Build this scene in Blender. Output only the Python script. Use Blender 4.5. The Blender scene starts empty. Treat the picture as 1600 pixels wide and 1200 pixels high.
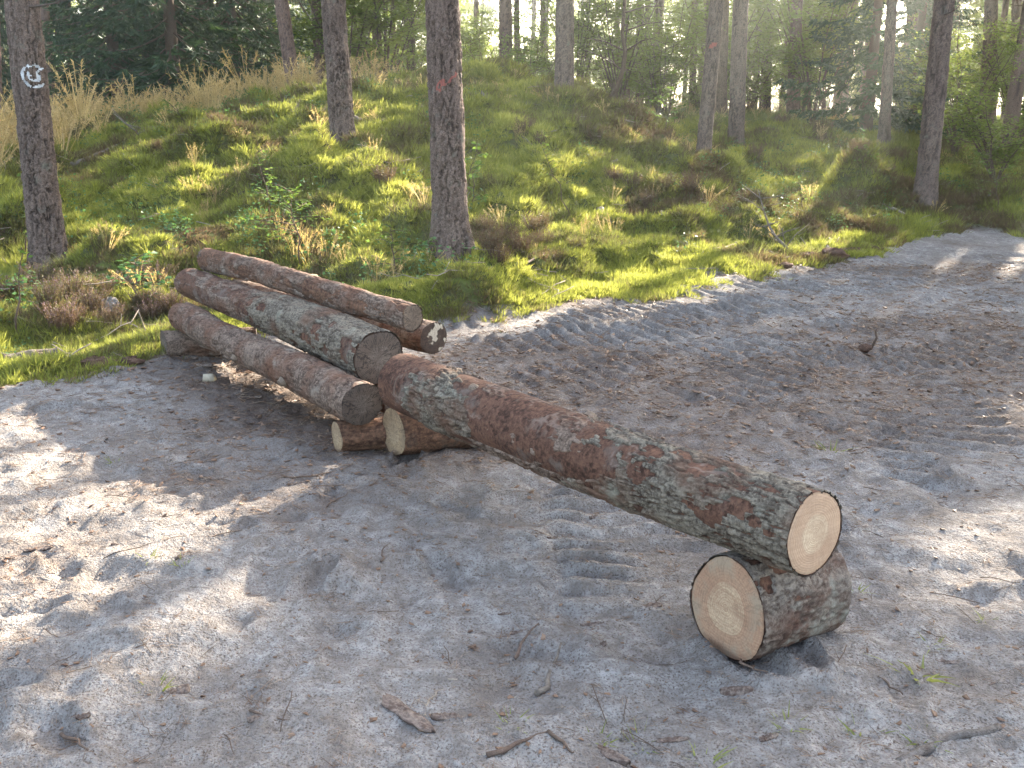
import bpy, math, random
import numpy as np
from mathutils import Vector

# ------------------------------------------------------------------ camera, sky, sun, exposure
scene = bpy.context.scene
COL = scene.collection
CAM_H, PITCH, FPX = 1.6, math.radians(15.5), 1450.0
cam_d = bpy.data.cameras.new('camera'); cam = bpy.data.objects.new('camera', cam_d); COL.objects.link(cam)
cam.location = (0, 0, CAM_H); cam.rotation_euler = (math.pi/2 - PITCH, 0, 0)
cam_d.sensor_width = 36; cam_d.lens = 36*FPX/1600; cam_d.clip_start = 0.05; cam_d.clip_end = 2000
scene.camera = cam

SUN_AZ, SUN_EL = math.radians(32), math.radians(24)      # azimuth to the right of the view axis (+Y)
SUN = np.array([math.sin(SUN_AZ)*math.cos(SUN_EL), math.cos(SUN_AZ)*math.cos(SUN_EL), math.sin(SUN_EL)])
w = bpy.data.worlds.new('World'); scene.world = w; w.use_nodes = True
wn = w.node_tree; bg = wn.nodes['Background']
sky = wn.nodes.new('ShaderNodeTexSky'); sky.sky_type = 'NISHITA'; sky.sun_disc = False
sky.sun_elevation = SUN_EL; sky.sun_rotation = SUN_AZ; sky.air_density = 1.0; sky.dust_density = 5.0; sky.ozone_density = 1.0
hs = wn.nodes.new('ShaderNodeHueSaturation'); hs.inputs['Saturation'].default_value = .85
wn.links.new(sky.outputs[0], hs.inputs['Color']); wn.links.new(hs.outputs[0], bg.inputs[0]); bg.inputs[1].default_value = 0.145
sun_d = bpy.data.lights.new('sun', 'SUN'); sun_d.energy = 5.0; sun_d.angle = math.radians(0.6); sun_d.color = (1.0, 0.90, 0.75)
sun = bpy.data.objects.new('sun', sun_d); COL.objects.link(sun)
sun.rotation_euler = Vector(-SUN).to_track_quat('-Z', 'Y').to_euler()
scene.view_settings.view_transform = 'Standard'; scene.view_settings.look = 'None'
scene.view_settings.exposure = 3.1; scene.view_settings.gamma = 1.0
scene.render.engine = 'CYCLES'
scene.cycles.max_bounces = 6; scene.cycles.diffuse_bounces = 2; scene.cycles.transmission_bounces = 4
scene.cycles.transparent_max_bounces = 6; scene.cycles.volume_bounces = 0

# ------------------------------------------------------------------ numpy helpers
def h32(*ints, seed=0):
    h = np.full(np.broadcast(*ints).shape, (seed*2654435761 + 974711) & 0xffffffff, dtype=np.uint32)
    for k, a in enumerate(ints):
        a = np.asarray(a).astype(np.int64).astype(np.uint32)
        h ^= a*np.uint32(374761393 + 668265262*k & 0xffffffff)
        h = (h ^ (h >> np.uint32(15)))*np.uint32(2246822519)
        h = (h ^ (h >> np.uint32(13)))*np.uint32(3266489917)
        h ^= h >> np.uint32(16)
    return h.astype(np.float64)/4294967295.0
def noise2(x, y, seed=0, px=None):
    ix, iy = np.floor(x), np.floor(y); fx, fy = x-ix, y-iy
    u, v = fx*fx*fx*(fx*(fx*6-15)+10), fy*fy*fy*(fy*(fy*6-15)+10)
    w_ = (lambda i: np.mod(i, px)) if px else (lambda i: i)
    a, b = h32(w_(ix), iy, seed=seed), h32(w_(ix+1), iy, seed=seed)
    c, d = h32(w_(ix), iy+1, seed=seed), h32(w_(ix+1), iy+1, seed=seed)
    return ((a+(b-a)*u)*(1-v) + (c+(d-c)*u)*v)*2-1
def fbm(x, y, seed=0, oct=4, px=None, gain=.5):
    s, a, t = 0, 1.0, 0
    for k in range(oct):
        s = s + a*noise2(x*2**k, y*2**k, seed+17*k, px*2**k if px else None); t += a; a *= gain
    return s/t
def voronoi(x, y, seed=0, px=None, jit=.9):
    ix, iy = np.floor(x), np.floor(y)
    f1 = np.full(x.shape, 9.); f2 = np.full(x.shape, 9.); cid = np.zeros(x.shape)
    for dx in (-1, 0, 1):
        for dy in (-1, 0, 1):
            cx, cy = ix+dx, iy+dy; wx = np.mod(cx, px) if px else cx
            qx = cx+.5+(h32(wx, cy, seed=seed)-.5)*jit; qy = cy+.5+(h32(wx, cy, seed=seed+7)-.5)*jit
            d = np.hypot(x-qx, y-qy); c = h32(wx, cy, seed=seed+13)
            near = d < f1
            f2 = np.where(near, f1, np.minimum(f2, d)); cid = np.where(near, c, cid); f1 = np.where(near, d, f1)
    return f1, f2, cid
def sstep(a, b, x):
    t = np.clip((x-a)/(b-a), 0, 1); return t*t*(3-2*t)
CP, SP = math.cos(PITCH), math.sin(PITCH)
def ray(px, py):
    u, v = (px-800)/FPX, (600-py)/FPX
    return np.array([u, CP+v*SP, -SP+v*CP])
def at_y(px, py, y):
    d = ray(px, py); return d*(y/d[1]) + [0, 0, CAM_H]
def at_z(px, py, z=0.):
    d = ray(px, py); return d*((z-CAM_H)/d[2]) + [0, 0, CAM_H]
def project(p):
    p = np.asarray(p, float); q = p-[0, 0, CAM_H]
    f = q[..., 1]*CP-q[..., 2]*SP; u = q[..., 1]*SP+q[..., 2]*CP
    return 800+FPX*q[..., 0]/f, 600-FPX*u/f
def in_poly(x, y, poly):
    poly = np.asarray(poly); n = len(poly); r = np.zeros(np.shape(x), bool); j = n-1
    for i in range(n):
        (xi, yi), (xj, yj) = poly[i], poly[j]
        c = ((yi > y) != (yj > y)) & (x < (xj-xi)*(y-yi)/(yj-yi+1e-12)+xi); r ^= c; j = i
    return r
def seg_dist(x, y, pts):
    best = np.full(np.shape(x), 1e9); along = np.zeros(np.shape(x)); side = np.zeros(np.shape(x)); acc = 0.
    for (ax, ay), (bx, by) in zip(pts[:-1], pts[1:]):
        L = math.hypot(bx-ax, by-ay); ux, uy = (bx-ax)/L, (by-ay)/L
        t = np.clip((x-ax)*ux+(y-ay)*uy, 0, L); d = np.hypot(x-ax-t*ux, y-ay-t*uy)
        m = d < best; best = np.where(m, d, best); along = np.where(m, acc+t, along)
        side = np.where(m, (x-ax)*uy-(y-ay)*ux, side); acc += L
    return best, along, side

# ------------------------------------------------------------------ mesh / object helpers
def mesh_np(name, v, f, attrs=None, smooth=True):
    """v (n,3); f (m,k) or a list of such arrays"""
    me = bpy.data.meshes.new(name); v = np.asarray(v, np.float32)
    fl = f if isinstance(f, list) else [f]; fl = [np.asarray(a, np.int32) for a in fl if len(a)]
    tot = np.concatenate([np.full(len(a), a.shape[1], np.int32) for a in fl]) if fl else np.zeros(0, np.int32)
    idx = np.concatenate([a.ravel() for a in fl]) if fl else np.zeros(0, np.int32)
    me.vertices.add(len(v)); me.vertices.foreach_set('co', v.ravel())
    if len(idx):
        me.loops.add(len(idx)); me.polygons.add(len(tot))
        me.loops.foreach_set('vertex_index', idx)
        me.polygons.foreach_set('loop_start', np.concatenate([[0], np.cumsum(tot)[:-1]]).astype(np.int32))
        if smooth: me.polygons.foreach_set('use_smooth', np.ones(len(tot), bool))
    for k, a in (attrs or {}).items():
        a = np.asarray(a)
        if a.ndim == 2: t = me.attributes.new(k, 'FLOAT_VECTOR', 'POINT'); t.data.foreach_set('vector', a.astype(np.float32).ravel())
        elif a.dtype.kind == 'i': t = me.attributes.new(k, 'INT', 'POINT'); t.data.foreach_set('value', a.astype(np.int32))
        else: t = me.attributes.new(k, 'FLOAT', 'POINT'); t.data.foreach_set('value', a.astype(np.float32))
    me.update(); me.validate(); return me
def obj(name, me, mat=None, parent=None):
    o = bpy.data.objects.new(name, me); COL.objects.link(o)
    if mat and me is not None and not me.materials: me.materials.append(mat)
    if parent: o.parent = parent
    return o
def tag(o, label=None, cat=None, group=None, kind=None):
    if label: o['label'] = label
    if cat: o['category'] = cat
    if group: o['group'] = group
    if kind: o['kind'] = kind
    return o
def empty(name, loc, label, cat, group=None):
    o = bpy.data.objects.new(name, None); COL.objects.link(o); o.location = loc; o.empty_display_size = .1
    return tag(o, label, cat, group)
def copy_tree(o, label=None, parent=None):
    c = o.copy(); COL.objects.link(c); c.parent = parent
    for ch in o.children: copy_tree(ch, None, c)
    if label: c['label'] = label
    return c
def tube(pts, rad, n=8, cap=True):
    pts = np.asarray(pts, float); m = len(pts); rad = np.broadcast_to(rad, (m,))
    T = np.gradient(pts, axis=0); T /= np.linalg.norm(T, axis=1)[:, None]+1e-9
    ref = np.array([0, 0, 1.]) if abs(T[0, 2]) < .8 else np.array([1., 0, 0])
    A = np.cross(T, ref); A /= np.linalg.norm(A, axis=1)[:, None]+1e-9; B = np.cross(T, A)
    th = np.arange(n)*2*math.pi/n
    v = pts[:, None]+rad[:, None, None]*(A[:, None]*np.cos(th)[None, :, None]+B[:, None]*np.sin(th)[None, :, None])
    v = v.reshape(-1, 3); i = np.arange(m-1)[:, None]*n; j = np.arange(n)[None]; k = (j+1) % n
    f = np.stack([i+j, i+k, i+n+k, i+n+j], -1).reshape(-1, 4)
    if cap:
        v = np.vstack([v, pts[:1], pts[-1:]]); a, b = m*n, m*n+1; J = np.arange(n); K = (J+1) % n
        tri = np.vstack([np.stack([K, J, np.full(n, a)], 1), np.stack([(m-1)*n+J, (m-1)*n+K, np.full(n, b)], 1)])
        return v, f, tri
    return v, f, np.zeros((0, 3), int)
class MB:
    """collects shapes of ONE part"""
    def __init__(s): s.v, s.q, s.t, s.n = [], [], [], 0
    def add(s, v, q=None, t=None):
        s.v.append(np.asarray(v, float))
        if q is not None and len(q): s.q.append(np.asarray(q)+s.n)
        if t is not None and len(t): s.t.append(np.asarray(t)+s.n)
        s.n += len(v)
    def tube(s, pts, rad, n=6): s.add(*tube(pts, rad, n))
    def mesh(s, name, off=(0, 0, 0), smooth=True):
        fl = ([np.vstack(s.q)] if s.q else [])+([np.vstack(s.t)] if s.t else [])
        return mesh_np(name, np.vstack(s.v)-np.asarray(off), fl, smooth=smooth)
def frames(d, rng):
    """unit vectors d -> (side, up) orthogonal, random roll"""
    d = d/np.linalg.norm(d, axis=1)[:, None]
    r = rng.normal(size=d.shape); s = np.cross(d, r); s /= np.linalg.norm(s, axis=1)[:, None]+1e-9
    return d, s, np.cross(s, d)
def blades(p, d, L, W, rng):
    """one triangle per blade"""
    d, s, _ = frames(d, rng); L = np.broadcast_to(L, (len(p),)); W = np.broadcast_to(W, (len(p),))
    v = np.stack([p-s*W[:, None]/2, p+s*W[:, None]/2, p+d*L[:, None]], 1).reshape(-1, 3)
    return v, np.arange(len(v)).reshape(-1, 3)
def leaves(p, d, L, W, rng, flat=0.):
    """a folded rhombus of two triangles per leaf; flat pulls leaf planes to horizontal"""
    n = len(p); d = d/np.linalg.norm(d, axis=1)[:, None]
    r = rng.normal(size=d.shape); r = r*(1-flat)+np.array([0, 0, 1.])*flat*1.5
    s = np.cross(d, r); s /= np.linalg.norm(s, axis=1)[:, None]+1e-9; u = np.cross(s, d)
    L = np.broadcast_to(L, (n,))[:, None]; W = np.broadcast_to(W, (n,))[:, None]
    c = p+d*L*.5
    v = np.stack([p, c+s*W/2+u*W*.12, p+d*L-u*L*.08, c-s*W/2+u*W*.12], 1).reshape(-1, 3)
    b = np.arange(n)[:, None]*4
    return v, np.vstack([b+[0, 1, 2], b+[0, 2, 3]])

# ------------------------------------------------------------------ materials
class NT:
    def __init__(s, name):
        s.m = bpy.data.materials.new(name); s.m.use_nodes = True; s.t = s.m.node_tree; s.t.nodes.clear()
        s.out = s.n('ShaderNodeOutputMaterial')
    def n(s, typ, **kw):
        x = s.t.nodes.new(typ)
        for k, v in kw.items():
            if k in x.inputs: x.inputs[k].default_value = v
            else: setattr(x, k, v)
        return x
    def l(s, a, b): s.t.links.new(a, b)
    def attr(s, name, inst=False):
        a = s.n('ShaderNodeAttribute'); a.attribute_name = name
        if inst: a.attribute_type = 'INSTANCER'
        return a
    def noise(s, vec, scale, detail=4, rough=.6, dist=0.):
        x = s.n('ShaderNodeTexNoise'); x.inputs['Scale'].default_value = scale; x.inputs['Detail'].default_value = detail
        x.inputs['Roughness'].default_value = rough; x.inputs['Distortion'].default_value = dist
        if vec is not None: s.l(vec, x.inputs['Vector'])
        return x.outputs['Fac']
    def ramp(s, fac, stops, interp='LINEAR'):
        r = s.n('ShaderNodeValToRGB'); r.color_ramp.interpolation = interp; e = r.color_ramp.elements
        while len(e) < len(stops): e.new(.5)
        for k, (p, c) in enumerate(stops):
            e[k].position = p; e[k].color = (*c, 1) if isinstance(c, tuple) else (c, c, c, 1)
        s.l(fac, r.inputs[0]); return r.outputs[0]
    def mix(s, fac, a, b, mode='MIX'):
        x = s.n('ShaderNodeMix', data_type='RGBA', blend_type=mode)
        for val, i in ((fac, 0), (a, 6), (b, 7)):
            if isinstance(val, (int, float)): x.inputs[i].default_value = val if i == 0 else (val, val, val, 1)
            elif isinstance(val, tuple): x.inputs[i].default_value = (*val, 1)
            else: s.l(val, x.inputs[i])
        return x.outputs[2]
    def math(s, op, a, b=None, c=None):
        x = s.n('ShaderNodeMath', operation=op)
        for i, v in enumerate((a, b, c)):
            if v is None: continue
            if isinstance(v, (int, float)): x.inputs[i].default_value = v
            else: s.l(v, x.inputs[i])
        return x.outputs[0]
    def bump(s, h, strength, dist, normal=None):
        b = s.n('ShaderNodeBump'); b.inputs['Strength'].default_value = strength; b.inputs['Distance'].default_value = dist
        s.l(h, b.inputs['Height'])
        if normal is not None: s.l(normal, b.inputs['Normal'])
        return b.outputs[0]
    def bsdf(s, col, rough=.9, normal=None, spec=.3):
        p = s.n('ShaderNodeBsdfPrincipled'); p.inputs['Roughness'].default_value = rough
        p.inputs['Specular IOR Level'].default_value = spec
        if isinstance(col, tuple): p.inputs['Base Color'].default_value = (*col, 1)
        else: s.l(col, p.inputs['Base Color'])
        if normal is not None: s.l(normal, p.inputs['Normal'])
        return p
    def done(s, sh): s.l(sh.outputs[0] if hasattr(sh, 'outputs') else sh, s.out.inputs[0]); return s.m

def leaf_mat(name, c1, c2, trans=.45, scale=1.5, rough=.55, c3=None):
    N = NT(name); geo = N.n('ShaderNodeNewGeometry'); oi = N.n('ShaderNodeObjectInfo')
    f = N.noise(geo.outputs['Position'], scale, 2)
    f = N.math('ADD', N.math('MULTIPLY', f, .7), N.math('MULTIPLY', oi.outputs['Random'], .3))
    f = N.math('ADD', N.math('MULTIPLY', f, .65), N.math('MULTIPLY', geo.outputs['Random Per Island'], .35))
    col = N.ramp(f, [(.3, c1), (.7, c2)] if c3 is None else [(.3, c1), (.55, c2), (.72, c3)])
    p = N.bsdf(col, rough, spec=.25); tr = N.n('ShaderNodeBsdfTranslucent')
    N.l(N.mix(.35, col, (c2[0]*1.5, c2[1]*1.55, c2[2]*.7)), tr.inputs[0])
    mx = N.n('ShaderNodeMixShader'); mx.inputs[0].default_value = trans
    N.l(p.outputs[0], mx.inputs[1]); N.l(tr.outputs[0], mx.inputs[2]); return N.done(mx)
def bark_mat(name, plate1, plate2, crack, lichen=None, lich_amt=.5, fine=90, bump=.6, tint=None):
    N = NT(name); tc = N.n('ShaderNodeTexCoord'); v = tc.outputs['Object']
    f = N.math('ADD', N.math('MULTIPLY', N.attr('cell').outputs['Fac'], .55), N.math('MULTIPLY', N.noise(v, 9, 5), .45))
    col = N.ramp(f, [(.28, plate1), (.72, plate2)])
    col = N.mix(N.ramp(N.noise(v, fine, 4, .7), [(.40, .0), (.72, .8)]), col, tuple(min(1, c*1.8) for c in plate2)); col = N.mix(N.ramp(N.noise(v, fine*.55, 5, .7), [(.36, .8), (.50, 0.)]), col, crack if sum(crack) < sum(plate1)*1.5 else tuple(c*.5 for c in plate1))
    if tint: col = N.mix(N.ramp(N.noise(v, 3.1, 3), [(.45, 0.), (.62, .8)]), col, tint)
    if lichen: col = N.mix(N.ramp(N.noise(v, 5.3, 6, .65), [(.62-lich_amt*.3, 0.), (.72-lich_amt*.25, .85)]), col, lichen)
    col = N.mix(N.attr('crk').outputs['Fac'], col, crack)
    hgt = N.math('ADD', N.noise(v, fine, 6, .7), N.math('MULTIPLY', N.noise(v, fine*.3, 3), 1.5))
    return N.done(N.bsdf(col, .92, N.bump(hgt, bump, .006), .2))
M = {}
M['pine_near'] = bark_mat('pine_bark_near', (.082, .055, .042), (.145, .104, .082), (.034, .022, .017), (.13, .13, .10), .10)
M['pine_far'] = bark_mat('pine_bark_far', (.105, .066, .050), (.19, .125, .095), (.055, .035, .028), None)
M['log_grey'] = bark_mat('log_bark_grey', (.055, .042, .031), (.17, .142, .105), (.032, .019, .013), (.24, .235, .18), .18, tint=(.12, .060, .036))
M['log_inner'] = bark_mat('log_inner_bark', (.037, .017, .0105), (.102, .051, .032), (.20, .145, .112), (.13, .10, .08), .24, fine=60, bump=.45)
M['log_brown'] = bark_mat('log_bark_brown', (.060, .038, .027), (.175, .125, .092), (.033, .018, .012), (.25, .205, .16), .18, tint=(.125, .055, .030))
M['log_orange'] = bark_mat('log_bark_orange', (.065, .034, .021), (.14, .074, .044), (.045, .022, .014), (.075, .06, .048), .28, fine=60)
M['block_bark'] = bark_mat('block_bark', (.075, .056, .043), (.175, .145, .115), (.045, .026, .018), (.27, .265, .215), .24, tint=(.10, .045, .028))
M['flake'] = bark_mat('flake_bark', (.075, .053, .041), (.16, .122, .097), (.07, .04, .03), (.25, .22, .19), .15)
def cut_mat(name, outer, inner, dark, old=0., blotch=None, spots=None, heart=.47):
    N = NT(name); tc = N.n('ShaderNodeTexCoord'); v = tc.outputs['Object']; r = N.attr('rad').outputs['Fac']; a = N.attr('ang').outputs['Fac']
    rr = N.math('ADD', r, N.math('MULTIPLY', N.math('SUBTRACT', N.noise(v, 9, 2), .5), .07))
    col = N.mix(N.ramp(rr, [(heart-.02, 0.), (heart+.03, 1.)]), inner, outer)
    ring = N.math('SINE', N.math('MULTIPLY', N.math('POWER', rr, .8), 118.))
    ring = N.math('MULTIPLY', N.math('ADD', ring, 1.), .5)
    col = N.mix(N.math('MULTIPLY', N.math('POWER', ring, 2.5), .42), col, tuple(c*.62 for c in outer))
    ring2 = N.noise(None, 1.0, 3); n2 = ring2.node; cx = N.n('ShaderNodeCombineXYZ'); N.l(N.math('MULTIPLY', rr, 26.), cx.inputs[0]); N.l(cx.outputs[0], n2.inputs['Vector'])
    col = N.mix(N.ramp(ring2, [(.42, 0.), (.62, .5)]), col, tuple(c*.80 for c in outer))
    col = N.mix(N.ramp(N.noise(v, 7, 4), [(.45, 0.), (.68, .7)]), col, dark)
    col = N.mix(N.ramp(N.noise(v, 170, 3), [(.45, 0.), (.7, .5)]), col, dark)
    mp = N.n('ShaderNodeMapping'); mp.inputs['Scale'].default_value = (6, 6, 150); mp.inputs['Rotation'].default_value = (.5, .3, 0); N.l(v, mp.inputs[0])
    saw = N.noise(mp.outputs[0], 1., 3, .6); col = N.mix(N.ramp(saw, [(.42, 0.), (.66, .45)]), col, dark)
    if blotch: col = N.mix(N.math('MULTIPLY', N.ramp(N.noise(v, 9, 5), [(.46, 0.), (.56, .85)]), N.ramp(r, [(.55, 0.), (.85, 1.)])), col, blotch)
    if spots: col = N.mix(N.ramp(N.noise(v, 13, 2), [(.56, 0.), (.60, .9)]), col, spots)
    if old:   # radial drying cracks
        cx2 = N.n('ShaderNodeCombineXYZ'); N.l(N.math('MULTIPLY', a, 6.), cx2.inputs[0]); N.l(N.math('MULTIPLY', r, .8), cx2.inputs[1])
        ck = N.noise(cx2.outputs[0], 2.2, 4, .6); ck = N.math('ABSOLUTE', N.math('SUBTRACT', ck, .5))
        col = N.mix(N.ramp(ck, [(.0, old), (.012, old*.65), (.034, 0.)]), col, (.02, .014, .01))
    hgt = N.math('ADD', N.math('ADD', N.math('MULTIPLY', ring, .4), saw), N.noise(v, 90, 4))
    return N.done(N.bsdf(col, .78, N.bump(hgt, .35, .003), .25))
M['cut_fresh'] = cut_mat('cut_fresh', (.50, .335, .215), (.62, .475, .315), (.33, .20, .12))
M['cut_block'] = cut_mat('cut_block', (.42, .255, .155), (.56, .405, .25), (.25, .135, .08), .22, (.30, .225, .15), heart=.5)
M['cut_old'] = cut_mat('cut_old', (.15, .108, .080), (.195, .15, .115), (.065, .045, .034), .95, (.085, .062, .047))
M['cut_old_pale'] = cut_mat('cut_old_pale', (.23, .165, .115), (.26, .19, .135), (.12, .085, .06), .9)
M['cut_dark'] = cut_mat('cut_dark', (.085, .05, .034), (.12, .08, .055), (.04, .027, .02), .6, spots=(.52, .43, .32))
M['cut_small'] = cut_mat('cut_small', (.40, .275, .155), (.47, .34, .205), (.21, .14, .085), .5, (.22, .15, .09))
def plain(name, c1, c2, scale=30, rough=.9, bump=.4, dist=.004):
    N = NT(name); v = N.n('ShaderNodeTexCoord').outputs['Object']; f = N.noise(v, scale, 5, .65)
    return N.done(N.bsdf(N.ramp(f, [(.3, c1), (.7, c2)]), rough, N.bump(N.noise(v, scale*4, 4), bump, dist), .2))
M['dead_wood'] = plain('dead_wood', (.085, .065, .05), (.21, .175, .14), 55, .9, .8, .006)
M['pale_stick'] = plain('pale_stick', (.20, .155, .115), (.36, .30, .235), 55, .9, .8, .006)
M['twig'] = plain('twig_bark', (.075, .05, .036), (.16, .11, .08), 70, .9, .8, .005)
M['red_twig'] = plain('reddish_twig', (.085, .055, .040), (.15, .105, .08), 70, .9, .8, .005)
M['peat'] = plain('peat', (.060, .034, .024), (.15, .085, .055), 22, .95, .9, .02)
M['chip'] = plain('wood_chip', (.33, .27, .19), (.48, .41, .31), 25)
M['slab'] = plain('sandy_bark', (.085, .062, .048), (.24, .21, .185), 60, .9, 1., .01)
M['stone'] = plain('stone', (.11, .10, .095), (.20, .185, .175), 18)
M['white_paint'] = plain('white_paint', (.38, .38, .38), (.62, .62, .61), 60)
M['red_paint'] = plain('red_paint', (.22, .068, .052), (.31, .11, .085), 60)
M['moss'] = None
def moss_mat(name, trans=.5):
    N = NT(name); geo = N.n('ShaderNodeNewGeometry'); hue = N.attr('hue', True).outputs['Fac']
    f = N.math('ADD', N.math('MULTIPLY', hue, .8), N.math('MULTIPLY', N.math('SUBTRACT', geo.outputs['Random Per Island'], .5), .5))
    col = N.ramp(f, [(.0, (.13, .085, .048)), (.2, (.145, .13, .046)), (.42, (.21, .225, .044)), (.68, (.32, .33, .055)), (1., (.47, .44, .11))])
    p = N.bsdf(col, .7, spec=.15); tr = N.n('ShaderNodeBsdfTranslucent'); N.l(col, tr.inputs[0])
    mx = N.n('ShaderNodeMixShader'); mx.inputs[0].default_value = trans
    N.l(p.outputs[0], mx.inputs[1]); N.l(tr.outputs[0], mx.inputs[2]); return N.done(mx)
M['moss'] = moss_mat('moss_shoots')
M['grass'] = leaf_mat('green_grass', (.13, .155, .045), (.26, .27, .10), .5, 2.)
M['dry_grass'] = leaf_mat('dry_grass', (.26, .17, .075), (.60, .45, .24), .5, 4.)
M['heather'] = leaf_mat('heather', (.12, .062, .040), (.155, .10, .052), .3, 3., c3=(.115, .13, .048))
M['heather_bloom'] = leaf_mat('heather_bloom', (.17, .10, .125), (.28, .18, .205), .3, 6.)
M['needle'] = leaf_mat('pine_needles', (.040, .075, .026), (.085, .125, .042), .30, 1.)
M['spruce'] = leaf_mat('spruce_needles', (.022, .050, .022), (.060, .100, .034), .22, .8)
M['leaf'] = leaf_mat('broad_leaf', (.075, .135, .028), (.155, .225, .045), .5, 1.)
M['leaf_far'] = leaf_mat('far_leaf', (.105, .15, .036), (.22, .26, .058), .6, .5)
M['bilberry'] = leaf_mat('bilberry_leaf', (.05, .115, .040), (.10, .185, .065), .4, 3.)
M['litter'] = leaf_mat('needle_litter', (.09, .052, .034), (.21, .125, .078), .1, 8., c3=(.35, .27, .20))

def ground_mat():
    N = NT('ground_soil'); pos = N.n('ShaderNodeNewGeometry').outputs['Position']
    msk = N.attr('msk'); sp = N.n('ShaderNodeSeparateXYZ'); N.l(msk.outputs['Vector'], sp.inputs[0])
    moss, lit, soil = sp.outputs
    n1 = N.noise(pos, 2.3, 6, .62, .4); n2 = N.noise(pos, 26, 5, .65); n3 = N.noise(pos, 140, 3, .6)
    sand = N.ramp(n1, [(.3, (.20, .180, .162)), (.5, (.305, .281, .257)), (.72, (.40, .374, .345))])
    sand = N.mix(N.ramp(n2, [(.38, .55), (.62, 0.)]), sand, (.15, .122, .104))
    n4 = N.noise(pos, 62, 4, .7); sand = N.mix(N.ramp(n4, [(.38, .45), (.50, 0.)]), sand, (.135, .105, .086)); sand = N.mix(N.ramp(n3, [(.36, .85), (.47, 0.)]), sand, (.085, .06, .046))
    sand = N.mix(N.ramp(n3, [(.62, 0.), (.75, .45)]), sand, (.43, .395, .345))
    relief_tone = N.noise(pos, 7.5, 7, .68, .8); sand = N.mix(N.ramp(relief_tone, [(.36, .75), (.52, 0.)]), sand, (.155, .130, .112)); sand = N.mix(N.ramp(relief_tone, [(.56, 0.), (.72, .5)]), sand, (.45, .425, .395))  # mottled colour standing in for light and shade on the sand lumps
    lf = N.math('MULTIPLY', N.math('MULTIPLY', lit, .78), N.ramp(N.noise(pos, 13, 6, .7), [(.36, 0.15), (.60, 1.)]))
    needles = N.ramp(N.noise(pos, 75, 4, .7), [(.35, (.075, .048, .036)), (.55, (.15, .105, .078)), (.75, (.28, .235, .195))])
    sand = N.mix(lf, sand, needles)
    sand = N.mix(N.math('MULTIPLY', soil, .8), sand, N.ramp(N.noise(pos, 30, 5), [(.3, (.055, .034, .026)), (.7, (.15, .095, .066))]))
    green = N.ramp(N.noise(pos, 3.5, 5, .6), [(.3, (.095, .070, .040)), (.5, (.10, .115, .034)), (.7, (.155, .185, .038))])
    green = N.mix(N.ramp(n2, [(.35, .6), (.6, 0.)]), green, (.075, .055, .032))
    col = N.mix(moss, sand, green)
    hgt = N.math('ADD', N.math('MULTIPLY', n2, 1.0), N.math('MULTIPLY', n3, .35))
    hgt = N.math('ADD', hgt, N.math('MULTIPLY', N.noise(pos, 8, 4), .9))
    return N.done(N.bsdf(col, .95, N.bump(hgt, 1., .036), .15))
M['ground'] = ground_mat()

# ------------------------------------------------------------------ terrain
EDGE_PX = [(-250, 640), (0, 604), (90, 592), (180, 575), (240, 562), (310, 535), (420, 520), (560, 512), (700, 502), (770, 498), (850, 484), (930, 470), (1000, 461), (1070, 448),
           (1150, 432), (1215, 416), (1270, 408), (1340, 400), (1390, 386), (1440, 372), (1520, 362), (1610, 372), (1800, 380)]
edge = [tuple(at_z(*p)[:2]) for p in EDGE_PX]
SAND_POLY = edge+[(30, 16), (40, -40), (-40, -40), (-40, 3)]
def sand_sd(x, y):
    """metres inside the sand (>0) or on the mossy side (<0)"""
    d, _, _ = seg_dist(x, y, SAND_POLY+[SAND_POLY[0]]); return np.where(in_poly(x, y, SAND_POLY), d, -d)
CTRL = [(75, 398, 10.0), (150, 330, 11.5), (60, 270, 13.5), (0, 340, 11.), (150, 222, 16), (0, 215, 19), (300, 212, 15.2), (300, 178, 17.2), (200, 200, 17), (200, 440, 8.6), (0, 470, 8.0),
        (450, 150, 18.2), (380, 164, 17.6), (537, 224, 13.6), (600, 133, 18), (720, 118, 17.5), (800, 130, 18), (881, 152, 17.5), (960, 178, 18.5), (1030, 200, 20), (1097, 258, 16.5), (1150, 228, 19.),
        (1240, 184, 25), (1180, 200, 23), (1100, 205, 22), (1380, 232, 21), (1445, 300, 15.8), (1600, 290, 18), (1350, 205, 25), (1600, 215, 34), (1750, 250, 24),
        (300, 350, 10.6), (450, 330, 11), (600, 340, 10.8), (620, 420, 9.5), (706, 445, 9.2), (850, 360, 11.2), (1000, 360, 12.3), (1000, 260, 15), (850, 250, 14.2), (1250, 335, 14.2), (400, 260, 12.8), (700, 250, 13.5)]
cp = [at_y(*c) for c in CTRL]
cp += [np.array([x, y, z]) for x, y, z in ((-4, 24, 1.7), (3, 25, 1.9), (-13, 24, 1.3), (10, 34, 1.8), (-10, 40, 1.6), (0, 45, 1.9), (20, 45, 1.8), (35, 30, 1.2), (-35, 30, 1.2), (-60, 80, 1.8), (0, 90, 2.4),
       (60, 80, 2.2), (0, 220, 5.), (-160, 200, 4.), (160, 200, 4.), (-25, 12, .8), (25, 16, .6), (-15, 6, .1), (-40, -10, 0), (40, -10, 0), (0, -60, 0), (-120, 0, 1.), (120, 0, 1.))]
for ex, ey in edge: cp.append(np.array([ex, ey, 0.02]))
for gx, gy in ((-3, 1), (0, 1), (3, 1), (-3, 4), (0, 4), (3, 4), (6, 4), (0, 7), (3, 7), (6, 7), (9, 9), (12, 12), (6, 11), (-8, 2), (12, 3), (0, -5), (8, -5), (-8, -5)): cp.append(np.array([gx, gy, 0.]))
cp = np.array(cp)
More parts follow.
